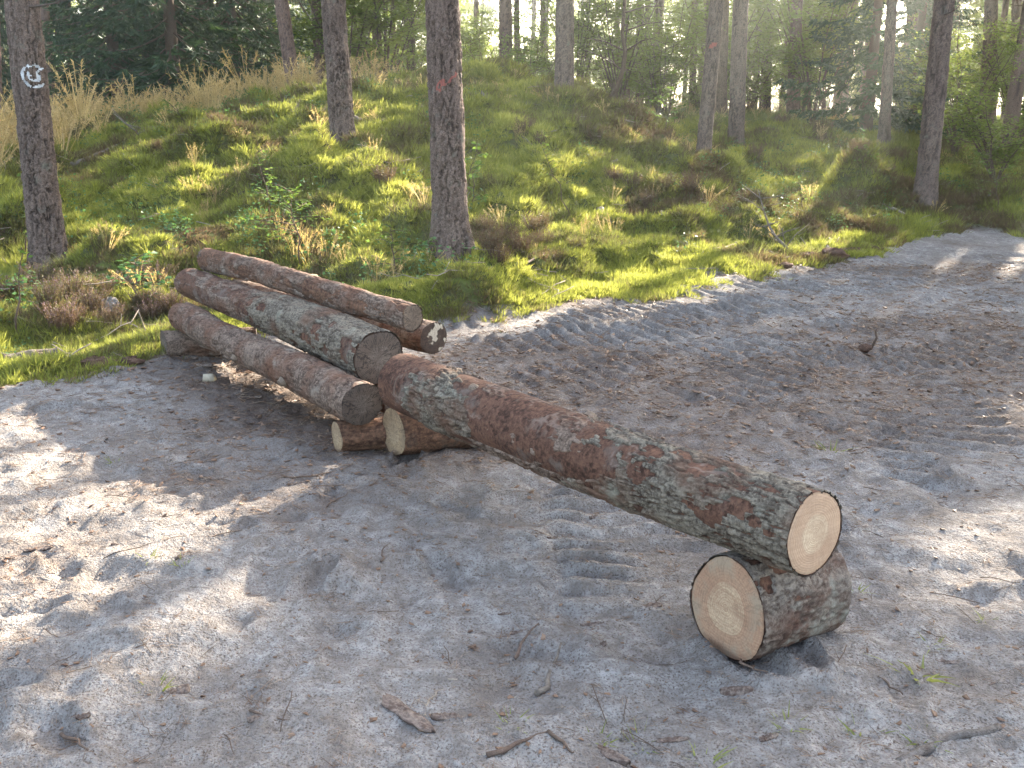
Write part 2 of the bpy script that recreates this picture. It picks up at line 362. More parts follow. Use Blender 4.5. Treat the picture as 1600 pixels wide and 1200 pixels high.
def tps_k(r2): return np.where(r2 > 1e-9, r2*np.log(np.sqrt(r2)+1e-12), 0.)
_n = len(cp); _K = tps_k(((cp[:, None, :2]-cp[None, :, :2])**2).sum(-1))+np.eye(_n)*.6
_P = np.hstack([np.ones((_n, 1)), cp[:, :2]]); _A = np.block([[_K, _P], [_P.T, np.zeros((3, 3))]])
_w = np.linalg.solve(_A, np.concatenate([cp[:, 2], np.zeros(3)]))
def macro(x, y):
    sh = np.shape(x); x, y = np.ravel(x).astype(float), np.ravel(y).astype(float); out = np.zeros(len(x))
    for s in range(0, len(x), 40000):
        xx, yy = x[s:s+40000], y[s:s+40000]
        out[s:s+40000] = tps_k((xx[:, None]-cp[None, :, 0])**2+(yy[:, None]-cp[None, :, 1])**2)@_w[:_n]+_w[_n]+_w[_n+1]*xx+_w[_n+2]*yy
    return out.reshape(sh)
frng = np.random.default_rng(5)
FOOT = []
for _ in range(70):
    fx, fy = frng.uniform(-2.8, 3.2), frng.uniform(1.6, 5.5)
    FOOT.append((fx, fy, frng.uniform(0, math.pi), frng.uniform(.11, .16), frng.uniform(.045, .06), frng.uniform(.014, .030)))
def gz(pts): return [tuple(at_z(*p)[:2]) for p in pts]
TRACKS = [(gz([(830, 600), (1000, 568), (1200, 535), (1400, 495), (1600, 460)]), .34, .15, .036),
          (gz([(690, 545), (800, 535), (950, 520), (1100, 495), (1250, 465), (1400, 425), (1600, 400)]), .46, .145, .050),
          (gz([(720, 520), (850, 508), (1000, 490), (1120, 465), (1250, 440)]), .34, .145, .046),
          (gz([(1020, 960), (1000, 880), (965, 810), (940, 760)]), .30, .13, .055),
          (gz([(1520, 760), (1460, 660), (1380, 580), (1280, 520), (1180, 490)]), .38, .15, .042),
          (gz([(1080, 620), (1250, 575), (1400, 560), (1600, 540)]), .36, .15, .038)]
def micro(x, y, sd):
    s = sstep(-.05, .25, sd); z = np.zeros(np.shape(x)); near = sstep(26, 12, np.hypot(x, y-3))
    lump = fbm(x*.9, y*.9, 3, 3)*.035+fbm(x*3.3, y*3.3, 4, 3)*.034+(.5-np.abs(fbm(x*5.5, y*5.5, 9, 3)))*.042
    lump += np.maximum(0, fbm(x*9+3*fbm(x*2, y*2, 5, 2), y*9, 21, 2)-.12)*.035
    trk = np.zeros(np.shape(x))
    for pts, wid, per, amp in TRACKS: trk = np.maximum(trk, sstep(wid*1.2, wid*.8, seg_dist(x, y, pts)[0]))
    z += s*lump*near*(1-.8*trk)
    for fx, fy, a, l, w_, dp in FOOT:
        m = (np.abs(x-fx) < .4) & (np.abs(y-fy) < .4)
        if not np.any(m): continue
        dx, dy = x[m]-fx, y[m]-fy; u, v = dx*math.cos(a)+dy*math.sin(a), -dx*math.sin(a)+dy*math.cos(a)
        q = np.sqrt((u/l)**2+(v/w_)**2); z[m] += s[m]*(-dp*sstep(1.1, .75, q)+dp*.7*np.exp(-((q-1.3)/.22)**2))
    for pts, wid, per, amp in TRACKS:
        d, al, sdv = seg_dist(x, y, pts); m = d < wid*1.3
        if not np.any(m): continue
        ph = (al[m]+.12*sdv[m]+.03*noise2(x[m]*5, y[m]*5, 31))/per
        saw = np.mod(ph, 1); rid = sstep(0, .25, saw)*sstep(.95, .5, saw)
        br = sstep(-.35, .1, fbm(x[m]*1.7, y[m]*1.7, 33, 3))
        z[m] += s[m]*sstep(wid*1.15, wid*.85, d[m])*(amp*1.3*(rid-.55)*br-.008)
    # turned-up sand lip along the edge, moss hummocks beyond it
    z += .05*np.exp(-((sd-.12)/.16)**2)*(.5+fbm(x*2.2, y*2.2, 41, 3))
    mo = 1-s; far = sstep(40, 20, np.hypot(x, y))
    hum = np.maximum(0, fbm(x*.8, y*.8, 51, 3)+.1)*.40+np.maximum(0, fbm(x*1.9, y*1.9, 52, 3))*.42+(.45-np.abs(fbm(x*3.7, y*3.7, 53, 2)))*.09
    z += mo*sstep(0, -.9, sd)*(hum-.24)*far+mo*sstep(.05, -.18, sd)*.06*(1+fbm(x*3, y*3, 55, 2))*far
    return z
HUMMOCK = [(at_z(745, 470, .1), .42, .26), (at_z(770, 455, .1), .3, .14), (at_z(700, 470, .1), .45, .16), (at_y(1085, 285, 15.8), .7, .22)]
def height(x, y):
    x, y = np.asarray(x, float), np.asarray(y, float); sh = x.shape; x, y = x.ravel(), y.ravel()
    sd = sand_sd(x, y); z = macro(x, y); z = z*sstep(.6, -.7, sd)+np.clip(z, -.05, .05)*sstep(-.7, .6, sd)*.5+micro(x, y, sd)
    for p, r, a in HUMMOCK: z += a*np.exp(-((x-p[0])**2+(y-p[1])**2)/(r*r)*2.2)
    return z.reshape(sh)
def H1(x, y): return float(height(np.array([x]), np.array([y]))[0])
def hit(px, py):
    """where the view ray through a pixel of the photograph meets the ground"""
    d = ray(px, py); t = np.concatenate([np.arange(1.5, 20, .04), np.arange(20, 90, .25)]); p = d[None]*t[:, None]+[0, 0, CAM_H]
    k = np.argmax(p[:, 2] < height(p[:, 0], p[:, 1])); q = p[k] if p[k, 2] < 50 else p[-1]
    return np.array([q[0], q[1], H1(q[0], q[1])])
def spaced(lo, hi, step, far_lo, far_hi, g=1.09):
    a = list(np.arange(lo, hi, step)); s, x = step, a[-1]
    while x < far_hi: s *= g; x += s; a.append(x)
    s, x, b = step, lo, []
    while x > far_lo: s *= g; x -= s; b.append(x)
    return np.array(b[::-1]+a)
gxs, gys = spaced(-4.2, 6.0, .024, -190, 190), spaced(1.4, 12.5, .026, -60, 260, 1.07)
GX, GY = np.meshgrid(gxs, gys); sd_g = sand_sd(GX.ravel(), GY.ravel()).reshape(GX.shape); GZ = height(GX, GY)
ed = sd_g+.40*fbm(GX*1.8, GY*1.8, 61, 4)+.08*fbm(GX*11, GY*11, 62, 2)
mossm = sstep(.08, -.10, ed)
litm = np.clip(sstep(-.05, .45, fbm(GX*.55, GY*.8, 63, 4)+.9*np.exp(-((GX-2.6)/2.3)**2-((GY-6.0)/1.1)**2)+.75*np.exp(-((GX+1.3)/.9)**2-((GY-4.9)/1.0)**2)-.25*sstep(3.6, 2.2, GY)-.05), 0, 1)
brownm = np.exp(-((sd_g-.02)/.14)**2)*sstep(-.1, .3, fbm(GX*1.3, GY*1.3, 64, 3))+.8*sstep(.9, .2, np.hypot((GX+1.35+.9*(GY-5.2))/.65, (GY-5.2)/1.5))  # soil along the moss edge, plus a brown oval beneath the log stack
nx, ny = len(gxs), len(gys); I = (np.arange(ny-1)[:, None]*nx+np.arange(nx-1)[None])
GF = np.stack([I, I+1, I+nx+1, I+nx], -1).reshape(-1, 4)
gme = mesh_np('ground', np.stack([GX, GY, GZ], -1).reshape(-1, 3), GF, {'msk': np.stack([mossm, litm, np.clip(brownm, 0, 1)], -1).reshape(-1, 3)})
tag(obj('ground', gme, M['ground']), 'pale grey sand track running into a mossy forest mound', kind='structure')
print('ground', nx, ny)

# ------------------------------------------------------------------ logs
def bark_relief(tu, z, circ, seed, cw=.05, ratio=2.4):
    """ragged plates, two sizes, split by uneven furrows -> height (about -1..+.6), furrow mask, plate colour"""
    P = max(5, int(round(circ/cw))); b = z/(cw*ratio)
    wa, wb = fbm(tu*P, b*1.6, seed, 4, P), fbm(tu*P, b*1.6, seed+1, 4, P)
    f1, f2, c1 = voronoi(tu*P+1.1*wa, b+1.0*wb, seed+2, P, 1.)
    amt = sstep(-.5, .25, fbm(tu*P, b*.8, seed+3, 3, P)); k1 = sstep(.26, .0, f2-f1)*amt
    P2 = P*2; g1, g2, c2 = voronoi(tu*P2+1.3*wb, b*2.3+1.2*wa, seed+5, P2, 1.); k2 = sstep(.22, .0, g2-g1)*sstep(-.4, .3, fbm(tu*P, b*2, seed+8, 2, P))
    return .55*(c1-.5)+.45*(c2-.5)-k1-.35*k2+.25*fbm(tu*P2*2, b*5, seed+9, 3, P2*2), np.clip(k1+.35*k2, 0, 1), np.clip(.5*c1+.5*c2+.25*wa, 0, 1)
def log_params(e0, e1):
    """e = (px, py, z of the axis, width in photo pixels) -> axis point and radius"""
    out = []
    for px, py, z, wpx in (e0, e1):
        p = at_z(px, py, z); dep = (p-[0, 0, CAM_H])@np.array([0, CP, -SP]); out.append((p, wpx/2*dep/FPX))
    return out
class Log:
    def __init__(s, name, e0, e1, label, seed, nt=150, ds=.014, wob=.012, rel=1., body='log_brown', cuts=('cut_old', 'cut_old'), plate=(.040, .14), body_depth=.005, oval=.03, obl=(0, 0), group='stacked and laid logs', bend=(0., 0.)):
        s.bend = bend
        (p0, r0), (p1, r1) = (log_params(e0, e1) if len(e0) == 4 else (e0, e1))
        p0, p1 = np.array(p0, float), np.array(p1, float)
        s.p0, s.p1, s.L = p0, p1, np.linalg.norm(p1-p0); s.D = (p1-p0)/s.L; s.seed = seed; s.nt = nt; s.r = (r0, r1)
        s.A = np.cross(s.D, [0, 0, 1.]); s.A /= np.linalg.norm(s.A); s.B = np.cross(s.A, s.D)      # A: sideways, B: up
        if s.B[2] < 0: s.B = -s.B
        c = (p0+p1)/2; s.off = np.array([c[0], c[1], H1(c[0], c[1])])
        s.root = empty(name, s.off, label, 'log', group)
        ns = max(20, int(s.L/ds)); s.th, s.s = np.meshgrid(np.arange(nt)*2*math.pi/nt, np.linspace(0, 1, ns)); s.ns = ns
        R = r0+(r1-r0)*s.s; P = max(4, int(round(2*math.pi*max(r0, r1)/plate[0])))
        z = s.s*s.L; tu = s.th/(2*math.pi)
        cxn = np.cos(s.th), np.sin(s.th)
        R = R*(1+oval*np.cos(2*s.th+seed)+.5*oval*np.cos(3*s.th+seed*2))+wob*(fbm(tu*4, z*2.0, seed, 3, 4))
        if body == 'log_inner':      # bark peeled off: smooth, streaked along the grain
            hg = .6*fbm(tu*14, z*5, seed+3, 4, 14)+.4*fbm(tu*40, z*9, seed+5, 3, 40); crk = 1.1*sstep(.10, .0, np.abs(fbm(tu*9+.5*fbm(tu*9, z*6, seed+8, 2, 9), z*11, seed+6, 4, 9)+.18))*sstep(-.1, .35, fbm(tu*7, z*4, seed+9, 3, 7)); cid = np.clip(.5+.8*fbm(tu*18, z*3.5, seed+7, 5, 18), 0, 1)
        else: hg, crk, cid = bark_relief(tu, z, 2*math.pi*max(r0, r1), seed+3, plate[0], plate[1]/plate[0])
        s.cid, s.crk, s.tu, s.z = cid, crk*.7, tu, z; s.R = R
        bd = R+rel*body_depth*hg
        s.bodyR = bd; s.obl = obl
        me = s.grid('trunk_body', bd); s.body = obj('bark', me, M[body], s.root)
        for e, mk in zip((0, 1), cuts): s.cut(e, mk)
    bend = (0., 0.)
    def pt(s, R, th=None, z=None):
        th = s.th if th is None else th; z = s.z if z is None else z
        f = z/s.L; ob = (1-f)*s.obl[0]+f*s.obl[1]; lo = ob*R*np.cos(th)
        bw = np.sin(np.pi*np.clip(f, 0, 1)); c2_ = np.sin(2.3*np.pi*f+s.seed)*np.clip(f*(1-f)*4, 0, 1)
        return s.p0+s.D*(z+lo)[..., None]+s.A*(s.bend[0]*bw+.006*c2_)[..., None]+s.B*(s.bend[1]*bw+.005*c2_)[..., None]+R[..., None]*(np.cos(th)[..., None]*s.A+np.sin(th)[..., None]*s.B)-s.off
    def faces(s):
        i = np.arange(s.ns-1)[:, None]*s.nt; j = np.arange(s.nt)[None]; k = (j+1) % s.nt
        return np.stack([i+j, i+k, i+s.nt+k, i+s.nt+j], -1).reshape(-1, 4)
    def grid(s, name, R): return mesh_np(name, s.pt(R).reshape(-1, 3), s.faces(), {'cell': s.cid.ravel(), 'crk': s.crk.ravel()})
    def cut(s, e, mk):
        nr = 10; row = 0 if e == 0 else s.ns-1; r = np.linspace(0, 1, nr)
        Rr = s.bodyR[row][None]*r[:, None]; th = np.broadcast_to(s.th[row], Rr.shape); zz = np.full(Rr.shape, 0. if e == 0 else s.L)
        zz = zz+(.0015*fbm(Rr*np.cos(th)*60, Rr*np.sin(th)*14, s.seed+e, 3)+.001)*(1 if e else -1)
        zz[-1] = (0. if e == 0 else s.L)-(.003 if e else -.003); Rr[-1] *= .999
        v = s.pt(Rr, th, zz).reshape(-1, 3); i = np.arange(nr-1)[:, None]*s.nt; j = np.arange(s.nt)[None]; k = (j+1) % s.nt
        f = np.stack([i+j, i+k, i+s.nt+k, i+s.nt+j], -1).reshape(-1, 4)
        me = mesh_np('cut_face', v, f, {'rad': np.broadcast_to(r[:, None], Rr.shape).ravel(), 'ang': (.5+.5*np.cos(th)).ravel()+(np.sin(th) > 0).ravel()*2.})
        obj('cut_face', me, M[mk], s.root)
    def sheet(s, mask, mat, thick, name='bark_sheet', plate=(.033, .12), depth=.011, sd=50, label=None):
        """a sheet of outer bark left on the log where mask > 0, with real thickness and plate cracks"""
        P = max(4, int(round(2*math.pi*max(s.r)/plate[0])))
        hg, crk, cid = bark_relief(s.tu, s.z, 2*math.pi*max(s.r), s.seed+sd, plate[0], plate[1]/plate[0])
        R = s.R+thick*(1-.25*sstep(.02, .0, np.minimum(s.s, 1-s.s)))+depth*hg
        F = s.faces(); mk = (mask.ravel()[F] > 0).all(1); inside = np.ones(s.ns*s.nt, bool)
        inside[F[~mk].ravel()] = False; Rf = np.where(inside, R.ravel(), s.R.ravel()-.006).reshape(R.shape)
        F = F[mk]; u, inv = np.unique(F, return_inverse=True)
        if not len(F): return
        me = mesh_np(name, s.pt(Rf).reshape(-1, 3)[u], inv.reshape(-1, 4), {'cell': cid.ravel()[u], 'crk': (crk*.8).ravel()[u]})
        o = obj(name, me, M[mat], s.root)
        if label: o['label'] = label
        return o
    def knot(s, th, z, r, out=.012, mat='cut_old_pale', name='branch_scar'):
        """a sawn branch stub: a short flared cone with a cut end"""
        th, zv = math.radians(th), z*s.L; f = z; Rl = s.r[0]+(s.r[1]-s.r[0])*f
        n = s.A*math.cos(th)+s.B*math.sin(th); c = s.p0+s.D*zv+n*(Rl-.012)-s.off
        side = np.cross(n, s.D); a = np.arange(20)*2*math.pi/20; rr = []
        for rad, h in ((1.5, 0), (1.15, .012), (1.0, .012+out), (.93, .015+out), (.5, .015+out), (.02, .016+out)):
            wob_ = 1+.06*np.cos(3*a+s.seed)
            rr.append(c+n*h+(r*rad*wob_)[:, None]*(np.cos(a)[:, None]*s.D*1.25+np.sin(a)[:, None]*side))
        v = np.vstack(rr); i = np.arange(5)[:, None]*20; j = np.arange(20)[None]; k = (j+1) % 20
        F = np.stack([i+j, i+k, i+20+k, i+20+j], -1).reshape(-1, 4)
        obj(name, mesh_np(name, v, F, {'rad': np.repeat([1, 1, 1, .9, .5, .0], 20), 'ang': np.tile(np.cos(a), 6)}), M[mat], s.body)

# the long leaning log: e0 = far end, e1 = fresh near end
A = Log('long_log', (632, 597, .385, 94), (1273, 835, .465, 134), 'long peeling log propped on a short block, fresh pale cut at its near end', 11, bend=(.004, -.012), nt=260, ds=.009,
        body='log_inner', cuts=('cut_old', 'cut_fresh'), wob=.008, plate=(.10, .22), body_depth=.002, oval=.02)
nA = .10*fbm(A.tu*8, A.z*4, 71, 4, 8)+.05*fbm(A.tu*24, A.z*14, 72, 3, 24)
# angle 0 = sideways A (to the camera side or away), pi/2 = up; camera-facing side found from the sign of A
cs = 1. if A.A[1] < 0 else -1.
camside = cs*np.cos(A.th); up = np.sin(A.th)
m_near = (A.s-.65)+nA*1.3+.14*np.maximum(0, -up); m_near = np.where(fbm(A.tu*12, A.z*9, 74, 5, 12, .7) > .33, -1, m_near)
hole = (np.abs(A.s-.665) < .035) & (np.abs(up-.25) < .16) & (camside > 0)
A.sheet(np.where(hole, -1, m_near), 'log_grey', .008, sd=50, label='grey cracked bark covering the near third of the log')
m_patch = .20-np.hypot((A.s-.20)/.75, (up+.10)/7.)*1.0+nA*.75
m_patch = np.where(camside > -.3, m_patch-.045, -1)
A.sheet(m_patch, 'log_grey', .011, sd=60, label='grey green patch of bark on peeled red brown wood')
m_low = np.where((up < -.45), .20-np.abs(A.s-.45)*.75+nA*.8-.10, -1)
A.sheet(m_low, 'log_brown', .008, sd=65)
A.sheet(np.where((A.s < .64), fbm(A.tu*10, A.z*5, 75, 4, 10)+.5*fbm(A.tu*30, A.z*16, 76, 3, 30)-.33, -1), 'log_brown', .003, name='bark_flakes', sd=68, depth=.004)['kind'] = 'stuff'
A.knot(62, .30, .018, .004); A.knot(125, .55, .016, .004)
# block under the fresh end
K = at_z(1133, 945, .155); Kn = np.array([K[0]-.01, K[1]+.0, .150]); Kn = Kn+np.array([.012, .0, -.006]); Kf = Kn+np.array([.335, .170, .0])
B = Log('support_block', (Kn, .160), (Kf, .156), 'short thick block half sunk in sand under the fresh log end', 23, nt=200, ds=.008, body='log_inner', cuts=('cut_block', 'cut_old_pale'), wob=.012, oval=.05, obl=(.10, .0))
upB = np.sin(B.th); nB = .10*fbm(B.tu*8, B.z*6, 81, 4, 8)+.05*fbm(B.tu*24, B.z*20, 82, 3, 24)
B.sheet(.30-np.abs(upB+.1)*.12+nB*2-.10, 'block_bark', .008, sd=50, depth=.006)
# lower log of the stack
C1 = Log('lower_stack_log', (566, 632, .262, 71), (284, 494, .30, 43), 'lowest grey brown log of the stack, its dark end above a small block', 31, bend=(.018, -.014), ds=.012, nt=170, body='log_brown', cuts=('cut_old', 'cut_old'), wob=.012, body_depth=.006, oval=.03)
nC = .10*fbm(C1.tu*8, C1.z*5, 83, 4, 8)+.05*fbm(C1.tu*24, C1.z*18, 84, 3, 24)
C1.sheet(nC*2.2+.04, 'log_brown', .005, sd=53, depth=.005, plate=(.06, .10))
C1.knot(200 if C1.A[1] > 0 else -20, .28, .020, .010); C1.knot(210 if C1.A[1] > 0 else -30, .55, .018, .008)
# thick middle log
C2 = Log('thick_stack_log', (592, 558, .425, 84), (294, 441, .47, 42), 'thickest log of the stack with grey green bark near its dark cracked end', 37, bend=(.01, .008), ds=.011, nt=200, body='log_inner', cuts=('cut_old', 'cut_old'), wob=.010, oval=.03)
nD = .10*fbm(C2.tu*8, C2.z*4, 85, 4, 8)+.05*fbm(C2.tu*24, C2.z*14, 86, 3, 24)
C2.sheet(np.where(fbm(C2.tu*12, C2.z*8, 79, 4, 12) > .40, -1, .52-C2.s+nD*1.5), 'log_grey', .013, sd=50, depth=.009)
C2.sheet(np.where(C2.s > .50, nD*2.0+.02, -1), 'log_brown', .006, sd=57, depth=.005)
# top log
C3 = Log('slim_stack_log', (645, 498, .605, 41), (322, 405, .64, 33), 'slim log on top of the stack with two sawn branch scars', 41, bend=(-.015, .018), ds=.012, nt=140, body='log_orange', cuts=('cut_old_pale', 'cut_old_pale'), wob=.014, body_depth=.004, oval=.04)
nE = .10*fbm(C3.tu*6, C3.z*5, 87, 4, 6)+.05*fbm(C3.tu*18, C3.z*18, 88, 3, 18)
C3.sheet(nE*2.0+.05, 'log_brown', .005, sd=50, depth=.006, plate=(.05, .09)); C3.knot(88, .40, .030, .018, 'cut_small'); C3.knot(80, .55, .030, .012, 'cut_small'); C3.knot(150 if C3.A[1] > 0 else 30, .75, .016, .01)
# back log, only its end shows
gp, gr = log_params((679, 529, .43, 53), (400, 440, .43, 40)); dirG = np.array([-.70, .715, .0])
C4 = Log('rear_stack_log', (gp[0], gp[1]), (gp[0]+dirG*2.3, .085), 'rear log of the stack, pale scars on its dark sawn end', 43, ds=.016, nt=110, body='log_brown', cuts=('cut_dark', 'cut_old'))
C5 = Log('hidden_stack_log', (np.array([-.62, 4.85, .17]), .10), (np.array([-.62, 4.85, .17])+dirG*2.2, .09), 'dark log glimpsed low inside the stack under the thickest log', 45, ds=.02, nt=80, body='log_brown', cuts=('cut_old', 'cut_old'))
# support blocks
pE = at_z(615, 677, .112)
E = Log('support_block', (pE, .112), (pE+np.array([.47, .17, -.012]), .098), 'orange brown support block with pale cut face below the long log', 47, ds=.009, nt=130, body='log_orange', cuts=('cut_small', 'cut_small'), wob=.010, oval=.06, obl=(.35, 0), body_depth=.003)
pD = at_z(526, 684, .072)
D = Log('support_block', (pD, .075), (pD+np.array([.46, .14, .005]), .075), 'smaller support block with pale cut face below the lowest stack log', 53, ds=.009, nt=100, body='log_orange', cuts=('cut_small', 'cut_small'), wob=.010, oval=.08, obl=(.3, 0), body_depth=.003)
pF = at_z(256, 540, .10)
F_ = Log('support_block', (pF, .098), (pF+np.array([.62, .16, 0]), .09), 'dark mossy support block under the far end of the stack', 59, ds=.012, nt=90, body='log_brown', cuts=('cut_old', 'cut_old'), wob=.015, oval=.06, obl=(.35, 0), body_depth=.008)
LOGS = [A, B, C1, C2, C3, C4, E, D, F_]

# ------------------------------------------------------------------ light map: where sun reaches the ground in the photograph (gaps in the canopy)
LIT_PX = [[(-200, 800), (0, 785), (60, 770), (255, 788), (275, 835), (455, 850), (490, 900), (400, 960), (300, 1000), (100, 1075), (-200, 1150)],
          [(1310, 890), (1420, 810), (1700, 790), (1700, 955), (1480, 980), (1340, 945)], [(620, 750), (700, 700), (800, 685), (810, 700), (700, 770)],
          [(1040, 950), (1100, 940), (1100, 990), (1050, 985)], [(1080, 555), (1250, 540), (1330, 555), (1130, 585)], [(1400, 655), (1700, 630), (1700, 680), (1460, 700)], [(1380, 400), (1700, 375), (1700, 435), (1430, 440)],
          [(1150, 505), (1400, 475), (1420, 495), (1180, 522)], [(735, 495), (730, 330), (790, 290), (900, 240), (1000, 215), (1085, 250), (1030, 330), (990, 450), (860, 490)], [(1040, 345), (1130, 300), (1250, 250), (1420, 300), (1400, 385), (1150, 435), (980, 460)], [(470, 330), (560, 300), (640, 330), (640, 380), (480, 390)], [(780, 150), (860, 170), (850, 190), (780, 175)], [(700, 500), (1150, 430), (1200, 440), (1000, 500), (720, 530)],
          [(-100, 180), (480, 128), (490, 148), (250, 205), (105, 270), (60, 330), (-100, 400)], [(60, 600), (180, 535), (260, 535), (180, 590)], [(400, 410), (640, 390), (670, 480), (560, 450)],
          [(720, 1200), (820, 1150), (1000, 1165), (1050, 1260), (700, 1260)], [(640, 555), (690, 550), (840, 630), (810, 640)], [(900, 655), (960, 650), (1240, 765), (1200, 780)]]
LIT = []
for poly in LIT_PX: LIT.append(np.array([(hit(*p) if p[1] > 125 else at_y(p[0], p[1], 19.))[:2] for p in poly]))
for lg, s0, s1, hw in ((A, .06, .97, .11), (C3, .15, .95, .06), (C2, .1, .6, .06)):      # sun also grazes the tops of the logs
    q0, q1 = lg.p0+lg.D*lg.L*s0, lg.p0+lg.D*lg.L*s1; zt_ = lg.r[0]*.75; sid = lg.A[:2]*hw; f_ = lambda q: (q-SUN*((q[2]+zt_)/SUN[2])+np.array([0, 0, zt_]))[:2]
    LIT.append(np.array([f_(q0)+sid, f_(q1)+sid, f_(q1)-sid, f_(q0)-sid]))
LX, LY = np.arange(-26, 34, .06), np.arange(-3, 40, .06); _lx, _ly = np.meshgrid(LX, LY); _m = np.zeros(_lx.shape, bool)
_wx, _wy = _lx+.09*noise2(_lx*2.5, _ly*2.5, 91), _ly+.09*noise2(_lx*2.5, _ly*2.5, 92)
for poly in LIT: _m |= in_poly(_wx, _wy, poly)
LIT_T = _m
_gx, _gy = np.meshgrid(np.arange(-26, 34, .3), np.arange(-3, 40, .3)); GND_T = macro(_gx, _gy)*(sand_sd(_gx.ravel(), _gy.ravel()).reshape(_gx.shape) < 0)
def lit_at(P):
    """does the sun ray through world points P come down inside a sunlit patch?"""
    hx, hy = SUN[0]/SUN[2], SUN[1]/SUN[2]; g = np.zeros(len(P))
    for _ in range(3):
        x, y = P[:, 0]-(P[:, 2]-g)*hx, P[:, 1]-(P[:, 2]-g)*hy
        g = GND_T[np.clip(((y+3)/.3).astype(int), 0, GND_T.shape[0]-1), np.clip(((x+26)/.3).astype(int), 0, GND_T.shape[1]-1)]
    a, b = ((x+26)/.06).astype(int), ((y+3)/.06).astype(int); ok = (a >= 0) & (b >= 0) & (a < LIT_T.shape[1]) & (b < LIT_T.shape[0])
    return ok & LIT_T[np.clip(b, 0, LIT_T.shape[0]-1), np.clip(a, 0, LIT_T.shape[1]-1)]
def open_blades(v, rng, keep=.006):
    """drop the blades (triangles) that would shade a sunlit patch"""
    t = v.reshape(-1, 3, 3); k = lit_at(t[:, 2])|lit_at((t[:, 0]+t[:, 2])/2)|lit_at(t[:, 0])
    t = t[~k | (rng.uniform(size=len(t)) < keep)].reshape(-1, 3); return t, np.arange(len(t)).reshape(-1, 3)
def trunk_shade(x, y, z):
    """how much of the trunk's shadow would fall across the sunlit patches"""
    h = np.arange(.3, 13, .2); return int(lit_at(np.stack([np.full(len(h), x), np.full(len(h), y), z+h], 1)).sum())

# ------------------------------------------------------------------ pines
def trunk_grid(base, axis, Ht, r0, nt, zs, seed, rel=1., plate=(.046, .17), sweep=.0):
    th, z = np.meshgrid(np.arange(nt)*2*math.pi/nt, zs); tu = th/(2*math.pi)
    hg, crk, cid = bark_relief(tu, z, 2*math.pi*r0, seed, plate[0], plate[1]/plate[0])
    R = r0*(1-.55*np.clip(z/Ht, 0, 1)**1.1)*(1+.34*np.exp(-np.maximum(z, -.2)/.26)*(1+.5*np.cos(4*th+seed)))
    R = R*(1+.03*np.cos(2*th+seed)+.02*fbm(tu*5, z*1.2, seed+4, 2, 5))+rel*.023*hg
    up = np.array(axis)/np.linalg.norm(axis); a = np.cross([0, 1., 0], up); a /= np.linalg.norm(a); b = np.cross(up, a)
    c = np.array(base)+up*z[..., None]+a*(sweep*np.sin(z*.35+seed))[..., None]
    v = c+R[..., None]*(np.cos(th)[..., None]*a+np.sin(th)[..., None]*b)
    n = len(zs); i = np.arange(n-1)[:, None]*nt; j = np.arange(nt)[None]; k = (j+1) % nt
    F = np.stack([i+j, i+k, i+nt+k, i+nt+j], -1).reshape(-1, 4)
    return v, F, {'cell': cid.ravel(), 'crk': (crk*.95).ravel()}, th, z, (a, b, up), R
def pine_crown(top, z0, rad, rng, n, carve=True, per=13, size=.55):
    """needle clumps on an uneven pine crown; gaps where the sun comes through"""
    out = []
    nb = int(n/16); c = []
    for k in range(nb):                       # clumps gather along limbs
        t = rng.uniform(0, 1)**.8; a = rng.uniform(0, 2*math.pi); zz = z0+(top[2]-z0)*t
        L = rad*(1-.65*t)*rng.uniform(.55, 1.1); m = rng.integers(10, 22); u = rng.uniform(.25, 1, m)
        q = np.stack([top[0]+np.cos(a)*L*u, top[1]+np.sin(a)*L*u, zz+.35*L*u*u-.1*L*u], 1)+rng.normal(0, .22, (m, 3))*[1, 1, .6]; c.append(q)
    c = np.vstack(c)
    p = np.repeat(c, per, 0)+rng.normal(0, .10, (len(c)*per, 3)); d = rng.normal(size=p.shape)+[0, 0, .5]
    v, f = blades(p, d, rng.uniform(.6, 1.2, len(p))*size, .065, rng)
    return open_blades(v, rng) if carve else (v, f)
def add_limbs(mb, base, up, z0, Ht, rad, rng, n=10, dead=3, r=.05, zdead=(2.5, 7), world=None):
    for k in range(n+dead):
        dd = k >= n; z = rng.uniform(*zdead) if dd else z0+(Ht-z0)*(k+.5)/n*.85
        a = rng.uniform(0, 2*math.pi); L = rng.uniform(.3, 1.3) if dd else rad*(1-.6*k/n)
        t = np.linspace(0, 1, 5)[:, None]; c = np.array(base)+np.array(up)*z
        pts = c+np.array([math.cos(a), math.sin(a), 0])*t*L+np.array([0, 0, 1.])*(L*(.1 if dd else .3)*t*t-.1*t*L*(1 if dd else 0))
        if world is not None and lit_at(pts+world).any(): continue
        mb.tube(pts, (.018 if dd else r)*(1-.8*t[:, 0]), 5)
rng = np.random.default_rng(7)
